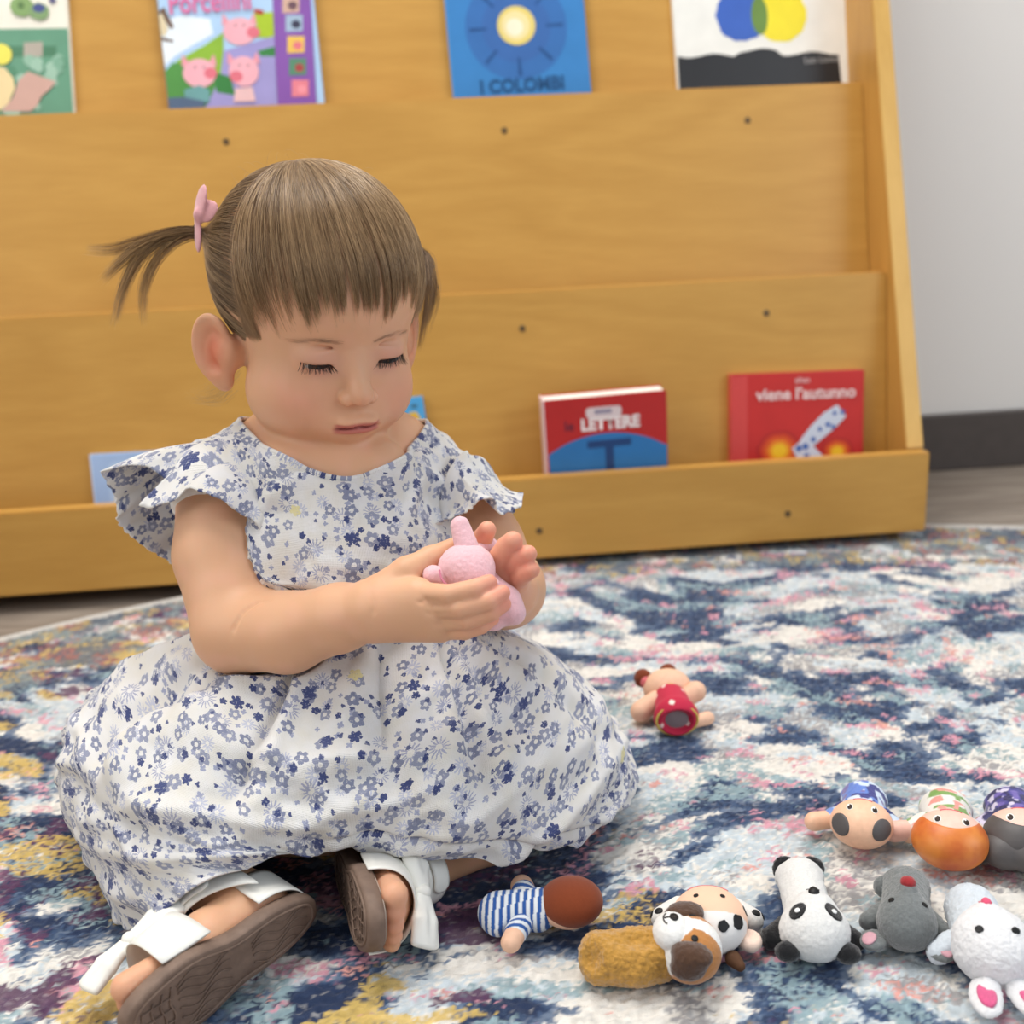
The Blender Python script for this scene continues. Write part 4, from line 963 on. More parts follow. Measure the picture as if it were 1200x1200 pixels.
# neck and head
body.chain([P(388, 545, .706), Hw((0, -26, -66)), Hw((0, -16, -30))], [.036, .031, .036], .010)
body.capsule(P(335, 535, .702), P(452, 535, .730), .030, .030, .02)
body.capsule(P(350, 552, .670), P(436, 553, .676), .0225, .0225, .012)
H = Field(CX, CY, CZ)
H.ell(Hw((0, -14, 16)), hr((65.5, 85, 71)), HB); H.ell(Hw((0, 26, 20)), hr((50, 48, 46)), HB, .012)
H.ell(Hw((0, 22, -36)), hr((48, 45, 52)), HB, .014)
for s in (-1, 1):
    H.ell(Hw((s * 25, 34, -52)), hr((24.5, 27, 27)), HB, .012)                              # cheeks
    H.ell(Hw((s * 31, 8, -58)), hr((24, 30, 27)), HB, .014)
H.ell(Hw((0, 53, -94)), hr((14, 12.5, 12)), HB, .009)                                       # chin
H.ell(Hw((0, 25, -85)), hr((31, 28, 19)), HB, .014)
for s in (-1, 1):
    H.ell(Hw((s * 23, 79, -17)), hr((16, 11.5, 10)), HB, .009, 'sub')                     # sockets
    H.ell(Hw((s * 23, 51.5, -18.5)), hr((14.0, 13.8, 12.2)), HB, .0035)                   # closed lids
# mouth region, nose
H.ell(Hw((0, 57, -62)), hr((21, 14, 15)), HB, .010)
H.capsule(Hw((0, 64, -20)), Hw((0, 73, -37)), hr(5.2), hr(6.4), .008)
H.ell(Hw((0, 74.5, -40)), hr((7.6, 8.0, 7.0)), HB, .004)
for s in (-1, 1):
    H.ell(Hw((s * 7.9, 70.2, -43.2)), hr((4.7, 6.4, 4.8)), HB, .0014)
    H.ell(Hw((s * 4.0, 73.5, -48.6)), hr((2.7, 4.2, 3.0)), HB, .0014, 'sub')
H.capsule(Hw((0, 72.5, -50)), Hw((0, 72, -56)), hr(2.2), hr(2.3), .0022, 'sub')           # philtrum
for s in (-1, 1):
    H.ell(Hw((s * 5.2, 69.2, -59.6)), hr((8.0, 5.4, 4.0)), HB, .0025)
H.ell(Hw((0, 67.6, -67.4)), hr((10.5, 5.8, 4.2)), HB, .003)
H.ell(Hw((0, 74, -71.8)), hr((13, 6.2, 2.8)), HB, .006, 'sub')                             # dip under the lower lip
H.capsule(Hw((-15, 66, -65.2)), Hw((0, 72.5, -63.0)), hr(.9), hr(1.1), .0012, 'sub'); H.capsule(Hw((15, 66, -65.2)), Hw((0, 72.5, -63.0)), hr(.9), hr(1.1), .0012, 'sub')
for s in (-1, 1):                                                                          # eye slit under the lowered lid
    for x0, x1 in ((-10.5, -4), (-4, 4), (4, 10.5)):
        yy = lambda x: 51.5 + 13.8 * math.sqrt(max(0, 1 - (x / 14.0) ** 2 - .12)) + .6
        zz = lambda x: -23.2 - .9 * (1 - (x / 11) ** 2) + s * .06 * x
        H.capsule(Hw((s * 23 + x0, yy(x0), zz(x0))), Hw((s * 23 + x1, yy(x1), zz(x1))), hr(1.1 if x0 < -9 else 2.3), hr(1.1 if x1 > 9 else 2.3), .0008, 'sub')
    H.capsule(Hw((s * 23 - 11, 62.5, -11.2)), Hw((s * 23 + 11, 62.5, -11.2)), hr(1.0), hr(1.0), .003, 'sub')
# ears
for s in (-1, 1):
    c = np.array([s * 69.5, -15, -34.0])
    out = unit((s * .80, .62, .02)); up = unit((0, -.14, 1)); up = unit(up - out * (out @ up)); bk = np.cross(up, out); bk = bk if bk[1] < 0 else -bk
    EB = np.array([bk, up, out]) @ HB
    el = lambda a, b, d: Hw(c + bk * a + up * b + out * d)
    H.ell(el(0, 0, 0), hr((15.5, 22.5, 4.6)), EB, .004)
    H.ell(el(-4, -19, 0), hr((8, 9, 4.4)), EB, .004)                                      # lobe
    H.ell(el(-1.5, 2, 5.2), hr((10.6, 15.8, 6.0)), EB, .0025, 'sub')
    H.ell(el(-5, -4, 1.5), hr((6.0, 8.0, 6)), EB, .002, 'sub')
    H.torus(el(0.5, 2, 1.5), EB, hr(15.5), hr(2.6), .0025, 'add', (.92, 1.28))
    H.torus(el(-3, -2, .4), EB, hr(8.6), hr(1.9), .002, 'add', (.9, 1.3))
    H.ell(el(-10.5, -6, 2.6), hr((3.2, 4.6, 3.2)), EB, .003)
    H.capsule(el(-7, 0, -3), Hw((s * 60, -10, -34)), hr(9), hr(11), .006)
hm = 3e-3
k = .005; h = np.maximum(k - np.abs(body.f - H.f), 0) / k; body.f = np.minimum(body.f, H.f) - h * h * k * .25
del H, h
SKV, SKF = body.mesh(1); SKV[:, 2] = np.maximum(SKV[:, 2], RUG_Z + .0006)
# creases: inner elbow fold and the bracelet line of the wrist, pressed into the surface
SKN = normals(SKV, SKF); _cd = SKV - CAM; _z = _cd @ D0; _px = 600 + FPX * (_cd @ RV) / _z; _py = 600 - FPX * (_cd @ UV) / _z; _fr = (SKN * _cd).sum(1) < 0
for line, wd, dp in (([(318, 699), (300, 703), (284, 714), (273, 731), (268, 748)], .0020, .0016), ([(433, 690), (436, 706), (434, 724), (430, 742)], .0016, .0006), ([(486, 703), (500, 704), (515, 706)], .0010, .0006), ([(498, 720), (513, 721), (528, 721)], .0010, .0006), ([(508, 733), (523, 734), (536, 734)], .0010, .0005)):
    q = crv_(line, 40)
    for k_, (x_, y_) in enumerate(q):
        d2 = (_px - x_) ** 2 + (_py - y_) ** 2; m_ = np.nonzero(_fr & (d2 < 9))[0]
        if not len(m_): continue
        c_ = SKV[m_[np.argmin(_z[m_])]]; w_ = math.sin(math.pi * (k_ + .5) / len(q)) ** .6
        near = np.nonzero(((SKV - c_) ** 2).sum(1) < (3 * wd) ** 2)[0]; g_ = np.exp(-((SKV[near] - c_) ** 2).sum(1) / wd ** 2)
        SKV[near] -= SKN[near] * (g_ * dp * w_ * .22)[:, None]
# keep the largest piece only
def mask(p, c, r): return np.exp(-(((p - np.asarray(c)) / np.asarray(r)) ** 2).sum(1))
L = Hl(SKV); isH = (SKV[:, 2] > .22) & (np.abs(L).max(1) < 130)
col = np.empty((len(SKV), 3)); col[:] = lin((220, 170, 134))
def tint(m, rgb):
    global col
    m = np.clip(m, 0, 1)[:, None]; col = col * (1 - m) + lin(rgb) * m
tint((vnoise(SKV[:, 0] * 90, SKV[:, 1] * 90, SKV[:, 2] * 90, 3) - .5) * .5, (238, 178, 156))
for s in (-1, 1):
    tint(isH * mask(L, (s * 34, 52, -48), (20, 30, 18)) * .5, (222, 152, 128))
    tint(isH * mask(L, (s * 23, 64, -19), (17, 12, 10)) * .42, (204, 146, 134))
    tint(isH * mask(L, (s * 23, 66, -28), (12, 8, 3.5)) * .35, (196, 140, 130))
    bx = s * L[:, 0]; bz = L[:, 2] - (-6.0 + .02 * (bx - 10) - .012 * (bx - 22) ** 2)
    tint(isH * (L[:, 1] > 40) * np.exp(-(bz / 2.1) ** 2) * sstep(8, 13, bx) * (1 - sstep(34, 42, bx)) * .30, (160, 122, 98))
    e = L - np.array([s * 69.5, -15, -34]); tint(isH * mask(L, (s * 68, -12, -34), (12, 11, 17)) * .95, (214, 112, 82))
tint(isH * mask(L, (0, 82, -42), (9, 10, 8)) * .3, (226, 158, 128))
tint(isH * sstep(8, 24, L[:, 2] - .46 * (L[:, 1] - 42)) * .75, (176, 136, 102))
lipz = np.where(L[:, 2] > -63.6, (L[:, 2] + 63.6) / np.where(np.abs(L[:, 0]) < 3, 4.4, 5.2 - .16 * np.abs(L[:, 0])).clip(1.4), (L[:, 2] + 63.6) / 6.0)
tint(isH * (L[:, 1] > 55) * (1 - sstep(.65, 1.05, np.abs(lipz))) * (1 - sstep(13, 17, np.abs(L[:, 0]))) * .85, (192, 104, 98))
tint(isH * (L[:, 1] > 55) * np.exp(-((L[:, 2] + 63.6 + .0085 * L[:, 0] ** 2) / 1.1) ** 2) * (1 - sstep(12, 16, np.abs(L[:, 0]))) * .7, (128, 58, 58))
for F_ in FING_R + FING_L:                                            # pink fingertips and knuckles
    tip = P(*F_[-1]); tint(mask(SKV, tip, (.010,) * 3) * .6, (232, 146, 128)); tint(mask(SKV, P(*F_[1]), (.006,) * 3) * .2, (224, 150, 130))
tint(mask(SKV, P(594, 684, .61), (.018,) * 3) * .5, (234, 164, 144))
for o, B in ((SOR, SBR), (SOL, SBL)): tint(mask(SKV, sand(o, B, (0, 46, 15)), (.02,) * 3) * .5, (216, 140, 120))
def skin_material():
    k = NT('toddler_skin'); c = k.attr(); n = k.noise(k.obj(), 900, 3)
    k.set(color=c, rough=.48, spec=.32, sss=.22, sss_r=(1.0, .35, .2), sss_s=.006); k.bump(n, .06, .0004)
    k.b.subsurface_method = 'RANDOM_WALK'; return k.m
M_skin = skin_material()
seat = np.array([pelvis[0], pelvis[1], RUG_Z])
child = empty('person', tuple(seat), 'toddler sitting cross-legged in a floral dress looking down at a pink toy', 'person')
def own(o): o.matrix_parent_inverse = Matrix.Translation(child.location).inverted() if o.parent is child else Matrix(); return o
me = mesh_from(SKV, SKF); set_col(me, col)
skin = own(link('body', me, M_skin, child, smooth=True))
# eyes: dark brown irises under lowered lids
for s in (-1, 1):
    c = np.array([s * 23, 51.0, -19.5]); R_ = 12.9; th = np.linspace(0, math.pi, 25); ph = np.linspace(0, 2 * math.pi, 33)[:-1]
    gaze = unit((0.0, .93, -.36)); gz = unit(np.array([0, 0, 1.0]) - gaze * gaze[2]); gx_ = np.cross(gaze, gz)
    V = np.array([c + R_ * (gaze * math.cos(t) + (gx_ * math.cos(p) + gz * math.sin(p)) * math.sin(t)) for t in th for p in ph])
    a_ = np.repeat(th, len(ph)); cc = np.where((a_ < .22)[:, None], lin((14, 10, 9)), np.where((a_ < .56)[:, None], lin((58, 36, 26)), lin((206, 196, 190))))
    me = mesh_from(Hw(V), grid_faces(25, 32, False, True)); set_col(me, cc)
    if 'eye' not in _mats: kk = NT('eye_wet'); kk.set(color=kk.attr(), rough=.12, spec=.5); _mats['eye'] = kk.m
    own(link('eye', me, _mats['eye'], child, smooth=True))
# ------------------------------------------------------------------ the dress
def crv(Pts, t, periodic=False):
    """Catmull-Rom through rows of Pts (axis 0) at parameters t in index units"""
    Pts = np.asarray(Pts, float); n = len(Pts); t = np.asarray(t, float); i = np.floor(t).astype(int); f = t - i
    if periodic: g = lambda k: Pts[(i + k) % n]
    else: i = np.clip(i, 0, n - 2); f = t - i; g = lambda k: Pts[np.clip(i + k, 0, n - 1)]
    f = f.reshape((-1,) + (1,) * (Pts.ndim - 1)); a, b, c, d = g(-1), g(0), g(1), g(2)
    return .5 * (2 * b + (c - a) * f + (2 * a - 5 * b + 4 * c - d) * f ** 2 + (3 * b - a - 3 * c + d) * f ** 3)
def field_at(F, p):
    idx = []; fr = []; ok = np.ones(len(p), bool)
    for q in range(3):
        A = F.ax[q]; i = np.searchsorted(A, p[:, q]) - 1; ok &= (i >= 0) & (i < len(A) - 1); i = np.clip(i, 0, len(A) - 2)
        idx.append(i); fr.append(np.clip((p[:, q] - A[i]) / (A[i + 1] - A[i]), 0, 1))
    r = 0
    for a in (0, 1):
        for b in (0, 1):
            for c in (0, 1): r = r + F.f[idx[0] + a, idx[1] + b, idx[2] + c] * (fr[0] if a else 1 - fr[0]) * (fr[1] if b else 1 - fr[1]) * (fr[2] if c else 1 - fr[2])
    return np.where(ok, r, .03)
def push_out(F, p, gap, it=4):
    e = .0015
    for _ in range(it):
        d = field_at(F, p); m = d < gap
        if not m.any(): break
        q = p[m]; g = np.stack([field_at(F, q + np.eye(3)[a] * e) - field_at(F, q - np.eye(3)[a] * e) for a in range(3)], 1)
        g /= np.maximum(np.linalg.norm(g, axis=1), 1e-6)[:, None]; p[m] = q + g * np.clip(gap - d[m], 0, .012)[:, None]
    return p
def flower_fabric():
    """white cotton printed with small dusty-blue blossoms, navy sprigs and fine daisies (printed in cloth coordinates)"""
    k = NT('floral_cotton'); uv = k.n('ShaderNodeUVMap', uv_map='UVMap').outputs[0]
    wob = k.n('ShaderNodeTexNoise'); wob.inputs['Scale'].default_value = 700; wob.inputs['Detail'].default_value = 2; k.l(uv, wob.inputs['Vector'])
    wv = k.vmath('MULTIPLY', k.vmath('SUBTRACT', wob.outputs['Color'], (.5, .5, .5)), (.0016, .0016, 0)); uvw = k.vmath('ADD', uv, wv)
    base = k.mix(k.mrange(k.noise(uv, 60, 3), .35, .7), lin((234, 232, 231)), lin((229, 224, 214)))
    def layer(col, scale, off, petals, rad, depth, hole, keep, tint, power=1.0, soft=.06):
        mp = k.n('ShaderNodeMapping'); k.l(uvw, mp.inputs['Vector']); mp.inputs['Location'].default_value = (off, off * .7, 0)
        sc = k.vmath('SCALE', mp.outputs[0]); sc.node.inputs['Scale'].default_value = scale
        vo = k.n('ShaderNodeTexVoronoi', voronoi_dimensions='2D', feature='F1'); vo.inputs['Scale'].default_value = 1; vo.inputs['Randomness'].default_value = .82; k.l(sc, vo.inputs['Vector'])
        d = k.vmath('SUBTRACT', sc, vo.outputs['Position']); sp = k.n('ShaderNodeSeparateXYZ'); k.l(d, sp.inputs[0])
        r = vo.outputs['Distance']; ang = k.math('ARCTAN2', sp.outputs[1], sp.outputs[0])
        cs = k.n('ShaderNodeSeparateColor'); k.l(vo.outputs['Color'], cs.inputs[0])
        a2 = k.math('ADD', k.math('MULTIPLY', ang, petals / 2.0), k.math('MULTIPLY', cs.outputs[2], 6.3))
        lob = k.math('POWER', k.math('ABSOLUTE', k.math('COSINE', a2)), power)
        R = k.math('MULTIPLY', k.math('ADD', 1 - depth, k.math('MULTIPLY', lob, depth)), k.math('ADD', rad * .78, k.math('MULTIPLY', cs.outputs[1], rad * .34)))
        m = k.math('SUBTRACT', 1.0, k.math('SMOOTHSTEP' if False else 'GREATER_THAN', r, R))
        if hole: m = k.math('MULTIPLY', m, k.math('GREATER_THAN', r, hole))
        m = k.math('MULTIPLY', m, k.math('LESS_THAN', cs.outputs[0], keep))
        m = k.math('MULTIPLY', m, k.mrange(k.noise(uv, 420 + off * 50, 2), .30, .42, .35, 1.0))
        return k.mix(m, col, lin(tint))
    c = layer(base, 62, .31, 12, .30, .72, .07, .55, (196, 198, 214), 1.4)              # pale daisies
    c = layer(c, 56, 1.7, 14, .34, .80, .10, .36, (172, 174, 196), 2.0)
    c = layer(c, 150, 2.9, 4, .30, .5, 0, .30, (164, 168, 192))                          # leaf flecks
    c = layer(c, 74, 3.3, 5, .335, .36, .10, .50, (152, 156, 178))                       # dusty blossoms
    c = layer(c, 80, 5.1, 5, .335, .36, .10, .34, (136, 141, 166))
    c = layer(c, 210, 6.7, 3, .34, .45, 0, .13, (84, 92, 134))                           # tiny sprigs
    c = layer(c, 66, 8.3, 6, .26, .40, 0, .15, (70, 80, 128))                            # navy blossoms
    c = layer(c, 140, 9.9, 5, .34, .35, 0, .12, (66, 76, 124))
    c = layer(c, 30, 12.3, 5, .16, .4, 0, .03, (232, 222, 168))                          # odd yellow stain
    k.set(color=c, rough=.85, spec=.15, sheen=.25, sheen_rough=.5)
    tx = k.n('ShaderNodeSeparateXYZ'); k.l(uv, tx.inputs[0])
    wv = k.math('ADD', k.math('SINE', k.math('MULTIPLY', tx.outputs[0], 9000)), k.math('SINE', k.math('MULTIPLY', tx.outputs[1], 9000)))
    k.bump(k.math('ADD', k.math('MULTIPLY', wv, .12), k.math('MULTIPLY', k.noise(uv, 130, 4, .6), 1.9)), .5, .0026)
    return k.m
M_dress = flower_fabric()
Gz = lambda x, y: tuple(G(x, y, RUG_Z + .003))
def W3(rows): return np.array([[P(*q) if len(q) == 3 and q[2] > .3 else np.array(q[3]) for q in r] for r in rows])
# guide rings, ordered left, front-left, front, front-right, right, back-right, back, back-left (image pixels, depth along the view)
RINGS = [
 [(287, 500, .690), (325, 536, .662), (405, 562, .648), (465, 540, .680), (493, 504, .728), (470, 490, .765), (385, 488, .775), (315, 490, .735)],
 [(232, 530, .690), (312, 556, .652), (405, 582, .643), (480, 560, .670), (530, 532, .732), (500, 530, .785), (385, 525, .790), (275, 525, .745)],
 [(252, 600, .695), (322, 618, .648), (408, 630, .634), (492, 618, .662), (536, 600, .728), (510, 590, .785), (390, 585, .795), (290, 590, .755)],
 [(262, 680, .700), (325, 695, .648), (414, 702, .630), (502, 695, .656), (552, 680, .718), (520, 670, .782), (395, 665, .795), (295, 670, .758)],
 [(258, 728, .702), (318, 742, .652), (418, 748, .634), (512, 742, .657), (566, 728, .712), (528, 715, .782), (398, 712, .795), (296, 716, .760)],
 [(165, 775, .704), (292, 800, .632), (414, 815, .618), (538, 806, .640), (652, 775, .708), (600, 765, .800), (400, 765, .830), (230, 768, .780)],
 [(95, 838, .685), (235, 868, .608), (408, 880, .600), (562, 880, .622), (712, 845, .705), (650, 820, .810), (400, 815, .855), (165, 815, .785)],
 [(77, 888, .668), (190, 945, .588), (402, 940, .590), (582, 942, .606), (732, 912, .692), (680, 860, .805), (400, 845, .875), (130, 850, .785)],
 [(100, 975, .640), (205, 1000, .578), (398, 980, .594), (575, 992, .604), (722, 950, .676), (690, 890, .800), (400, 868, .885), (118, 890, .780)],
 [(150, 1078, .600), (248, 1030, .572), (396, 984, .606), (555, 1006, .616), (692, 968, .664), (680, 905, .790), (400, 880, .880), (120, 915, .765)],
]
R3 = np.array([[P(*q) for q in r] for r in RINGS])
R3[-1, 0] = G(146, 1082, RUG_Z + .003)
for j in (5, 6, 7):
    i = -1; p = R3[i, j]; v = p - CAM; R3[i, j] = CAM + v * ((RUG_Z + .003 - CAM[2]) / v[2]) if v[2] < 0 else p
M_, N_ = 420, 190
tt = np.linspace(0, 8, M_, endpoint=False); lv = np.linspace(0, len(RINGS) - 1, N_)
A8 = crv(R3, lv)                                                       # N x 8 x 3
D = crv(np.transpose(A8, (1, 0, 2)), tt, True)                         # M x N x 3
# unwrap: cloth coordinates by arc length
du = np.linalg.norm(np.diff(np.concatenate([D, D[:1]], 0), axis=0), axis=2); cu = np.concatenate([np.zeros((1, N_)), np.cumsum(du, 0)], 0)[:-1]
f0 = int(M_ * 2 / 8); UU = cu - cu[f0:f0 + 1]
dvv = np.linalg.norm(np.diff(D, axis=1), axis=2); VV = np.concatenate([np.zeros((M_, 1)), np.cumsum(dvv, 1)], 1)
VV = VV - VV[:, int(N_ * 4 / 9)][:, None]
LV = np.broadcast_to(lv, (M_, N_)); TT = np.broadcast_to(tt[:, None], (M_, N_))
# gathers below the waist, drag folds over the lap, soft creases across the bodice
def gridn(D):
    a = np.roll(D, -1, 0) - np.roll(D, 1, 0); b = np.gradient(D, axis=1); n = np.cross(a, b); n /= np.maximum(np.linalg.norm(n, axis=2), 1e-9)[..., None]
    c = D.mean((0, 1)); 
    if ((D - D.mean(0, keepdims=True)) * n).sum() < 0: n = -n
    return n
nrm = gridn(D)
below = sstep(3.9, 4.35, LV) * (1 - sstep(6.0, 7.6, LV))
ph = TT * 7.2 + 1.6 * np.sin(TT * 2.3) + (vnoise(TT * 1.7, LV * .8, seed=4) - .5) * 4.0
pleat = np.sin(ph) * .6 + .5 * np.sin(ph * 1.73 + 1.1)
pleat = np.sign(pleat) * np.abs(pleat) ** .8
disp = pleat * .0042 * below
skirt = sstep(4.3, 5.4, LV)
def ridge(x, y, seed): return 1 - np.abs(vnoise(x, y, seed=seed) * 2 - 1) ** .8
disp = disp + skirt * ((ridge(UU * 15 + .6 * np.sin(VV * 40), VV * 34 + UU * 6, 14) - .5) * .0085 + (ridge(UU * 34 - VV * 14, VV * 44 + UU * 18, 15) - .5) * .0052 + (ridge(UU * 70, VV * 110, 18) - .5) * .0022)
# deep tucks seen in the lap
def tuck(t0, l0, l1, w, amp, slope=0.0): 
    c = t0 + slope * (LV - l0); return -amp * np.exp(-((TT - c) / w) ** 2) * sstep(l0 - .3, l0 + .3, LV) * (1 - sstep(l1 - .6, l1 + .5, LV))
disp = disp + tuck(2.98, 4.3, 6.4, .07, .010) + tuck(3.12, 4.3, 6.6, .05, -.005) + tuck(1.28, 4.4, 7.0, .06, .008, .05) + tuck(1.40, 4.4, 7.0, .06, -.004, .05) + tuck(2.25, 4.2, 5.8, .05, .006) + tuck(.55, 4.3, 6.6, .07, .007, -.03) + tuck(3.6, 4.4, 6.2, .08, .007, .08)
# a roll of cloth along the hem at the front right
disp = disp + np.exp(-((LV - 8.15 - .12 * np.sin(TT * 2)) / .16) ** 2) * -.006 * sstep(1.7, 2.4, TT) * (1 - sstep(4.1, 4.8, TT))
bod = (1 - sstep(3.6, 4.2, LV)) * sstep(.15, .8, LV)
disp = disp + bod * ((ridge(UU * 22 + VV * 18, VV * 30 - UU * 10, 16) - .5) * .0085 + (ridge(UU * 50 - VV * 30, VV * 54, 17) - .5) * .0046)
disp = disp + (1 - sstep(0, .12, LV)) * .001
D = D + nrm * disp[..., None]
# flutter at the hem
hem = sstep(8.4, 9.0, LV); D = D + nrm * (hem * (np.sin(TT * 9 + 2 * np.sin(TT * 3)) * .0025))[..., None]
Dp = D.reshape(-1, 3).copy()
for _ in range(2):
    Dp = push_out(body, Dp, .0028)
    q = Dp.reshape(M_, N_, 3); s_ = (np.roll(q, 1, 0) + np.roll(q, -1, 0)) / 2; q2 = .55 * q + .45 * s_; q2[:, 1:-1] = .7 * q2[:, 1:-1] + .15 * (q[:, 2:] + q[:, :-2]); Dp = q2.reshape(-1, 3)
Dp = push_out(body, Dp, .0022)
Dp[:, 2] = np.maximum(Dp[:, 2], RUG_Z + .0018)
me = mesh_from(Dp, grid_faces(M_, N_, True)[:, ::-1]); set_uv(me, np.stack([UU.ravel(), VV.ravel()], 1))
dress = own(link('dress', me, M_dress, child, smooth=True))
sm = dress.modifiers.new('thickness', 'SOLIDIFY'); sm.thickness = .0011; sm.offset = 1
# neckline binding
nk = Dp.reshape(M_, N_, 3)[:, 0]; tn = np.roll(nk, -1, 0) - np.roll(nk, 1, 0); tn /= np.linalg.norm(tn, axis=1)[:, None]
up_ = np.array([0, 0, 1.0]); s1 = np.cross(tn, up_); s1 /= np.linalg.norm(s1, axis=1)[:, None]; s2 = np.cross(s1, tn); an = np.linspace(0, 2 * math.pi, 8, endpoint=False)
tb = nk[:, None] + .0016 * (np.cos(an)[None, :, None] * s1[:, None] + np.sin(an)[None, :, None] * s2[:, None])
me = mesh_from(tb.reshape(-1, 3), grid_faces(M_, 8, True, True)); set_uv(me, np.repeat(np.stack([UU[:, 0], VV[:, 0]], 1), 8, 0))
own(link('neck_binding', me, M_dress, dress, smooth=True))
# flutter sleeves
def sleeve(inner, outer, seed, waves, amp):
    I = np.array([P(*q) for q in inner]); O = np.array([P(*q) for q in outer]); n = len(I); m, w = 300, 26
    t = np.linspace(0, n, m, endpoint=False); a = crv(I, t, True); b = crv(O, t, True); v = np.linspace(0, 1, w)
    S = a[:, None] * (1 - v)[None, :, None] + b[:, None] * v[None, :, None]
    tang = np.roll(b, -1, 0) - np.roll(b, 1, 0); tang /= np.linalg.norm(tang, axis=1)[:, None]; nn = np.cross(tang, b - a); nn /= np.linalg.norm(nn, axis=1)[:, None]
    fl = np.sin(t * waves + 1.5 * np.sin(t * 1.3 + seed)) * .6 + (vnoise(t * 2.2, t * 0 + seed, seed=seed) - .5) * 1.4
    ga = np.sin(t * waves * 2.7 + 2 * np.sin(t * 2.1)) * .0016
    bulge = np.sin(v * math.pi) * .004
    S = S + nn[:, None] * (amp * fl[:, None] * (v ** 1.4)[None] + ga[:, None] * np.exp(-v * 2.5)[None] + bulge[None])[..., None]
    edge = (vnoise(t * 9, t * 0, seed=seed + 3) - .5) * .0022; S[:, -3:] += (unit_rows(b - a) * edge[:, None])[:, None]
    p = push_out(body, S.reshape(-1, 3).copy(), .0016); q = p.reshape(m, w, 3)
    q[:, 1:-1] = .6 * q[:, 1:-1] + .2 * (q[:, 2:] + q[:, :-2]); q = .7 * q + .15 * (np.roll(q, 1, 0) + np.roll(q, -1, 0))
    u = np.concatenate([[0], np.cumsum(np.linalg.norm(np.diff(b, axis=0), axis=1))]); U = np.broadcast_to(u[:, None], (m, w)); Vv = np.linalg.norm(b - a, axis=1)[:, None] * v[None] + .3 * seed
    me = mesh_from(q.reshape(-1, 3), grid_faces(m, w, True)); set_uv(me, np.stack([U.ravel(), Vv.ravel()], 1))
    o = own(link('ruffle_sleeve', me, M_dress, dress, smooth=True)); s = o.modifiers.new('thickness', 'SOLIDIFY'); s.thickness = .0009; s.offset = 0
def unit_rows(v): return v / np.maximum(np.linalg.norm(v, axis=1), 1e-9)[:, None]
sleeve([(322, 640, .672), (320, 600, .662), (304, 560, .664), (284, 536, .668), (264, 520, .678), (254, 519, .685), (242, 519, .692), (235, 532, .704), (232, 555, .712), (236, 580, .716), (246, 610, .720), (266, 640, .718), (300, 655, .700)],
       [(311, 652, .658), (299, 612, .642), (252, 586, .634), (209, 574, .638), (166, 594, .648), (192, 553, .664), (121, 547, .676), (138, 588, .688), (136, 606, .694), (150, 625, .700), (186, 651, .706), (216, 664, .712), (280, 668, .708)], 3, 1.15, .0048)
sleeve([(516, 616, .698), (519, 575, .692), (530, 545, .697), (545, 530, .706), (566, 540, .720), (580, 565, .737), (575, 600, .757), (540, 635, .747)],
       [(509, 622, .684), (541, 600, .672), (568, 588, .670), (588, 603, .678), (607, 596, .698), (611, 580, .725), (600, 602, .754), (560, 632, .754)], 5, 1.4, .0034)
# ------------------------------------------------------------------ sandals
M_sole = NT('tan_rubber_sole'); _n = M_sole.noise(M_sole.obj(), 120, 4)
M_sole.set(color=M_sole.mix(M_sole.mrange(_n, .3, .7), lin((132, 110, 96)), lin((112, 92, 80))), rough=.6, spec=.3); M_sole.bump(M_sole.noise(M_sole.obj(), 900, 3), .15, .0005); M_sole = M_sole.m
M_strap = plain('white_leatherette', (238, 236, 228), .42, .45, .03, 90, .12, 1400)
M_insole = plain('beige_insole', (206, 190, 176), .7)
def outline(n=72, grow=0.0):
    pts = []
    for i in range(n):
        a = 2 * math.pi * i / n; y = math.sin(a); x = math.cos(a)
        Y = SL * np.sign(y) * abs(y) ** .92; hw = 17.5 + 4.8 * sstep(-8, 26, Y) - 2.0 * math.exp(-((Y + 8) / 16) ** 2) + (1.2 if x > 0 else 0) * sstep(0, 30, Y)
        pts.append(((hw + grow) * np.sign(x) * abs(x) ** .72, Y * (SL + grow) / SL))
    return np.array(pts)
def tube(path, r, n=8, cap=True, flat=1.0, up=None):
    path = np.asarray(path, float); m = len(path); t = np.gradient(path, axis=0); t /= np.linalg.norm(t, axis=1)[:, None]
    u = np.array([0, 0, 1.0]) if up is None else np.asarray(up, float); s = np.cross(t, u); s /= np.maximum(np.linalg.norm(s, axis=1), 1e-6)[:, None]; q = np.cross(s, t)
    r = np.asarray(r, float) * np.ones(m); a = np.linspace(0, 2 * math.pi, n, endpoint=False)
    V = path[:, None] + r[:, None, None] * (np.cos(a)[None, :, None] * s[:, None] + flat * np.sin(a)[None, :, None] * q[:, None])
    F = [tuple(f) for f in grid_faces(m, n, False, True)]
    if cap: F += [tuple(range(n)), tuple(range((m - 1) * n, m * n))[::-1]]
    return V.reshape(-1, 3), F
def join(parts):
    V = []; F = []; o = 0
    for v, f in parts: V.append(np.asarray(v, float)); F += [tuple(i + o for i in q) for q in f]; o += len(v)
    return np.concatenate(V), F
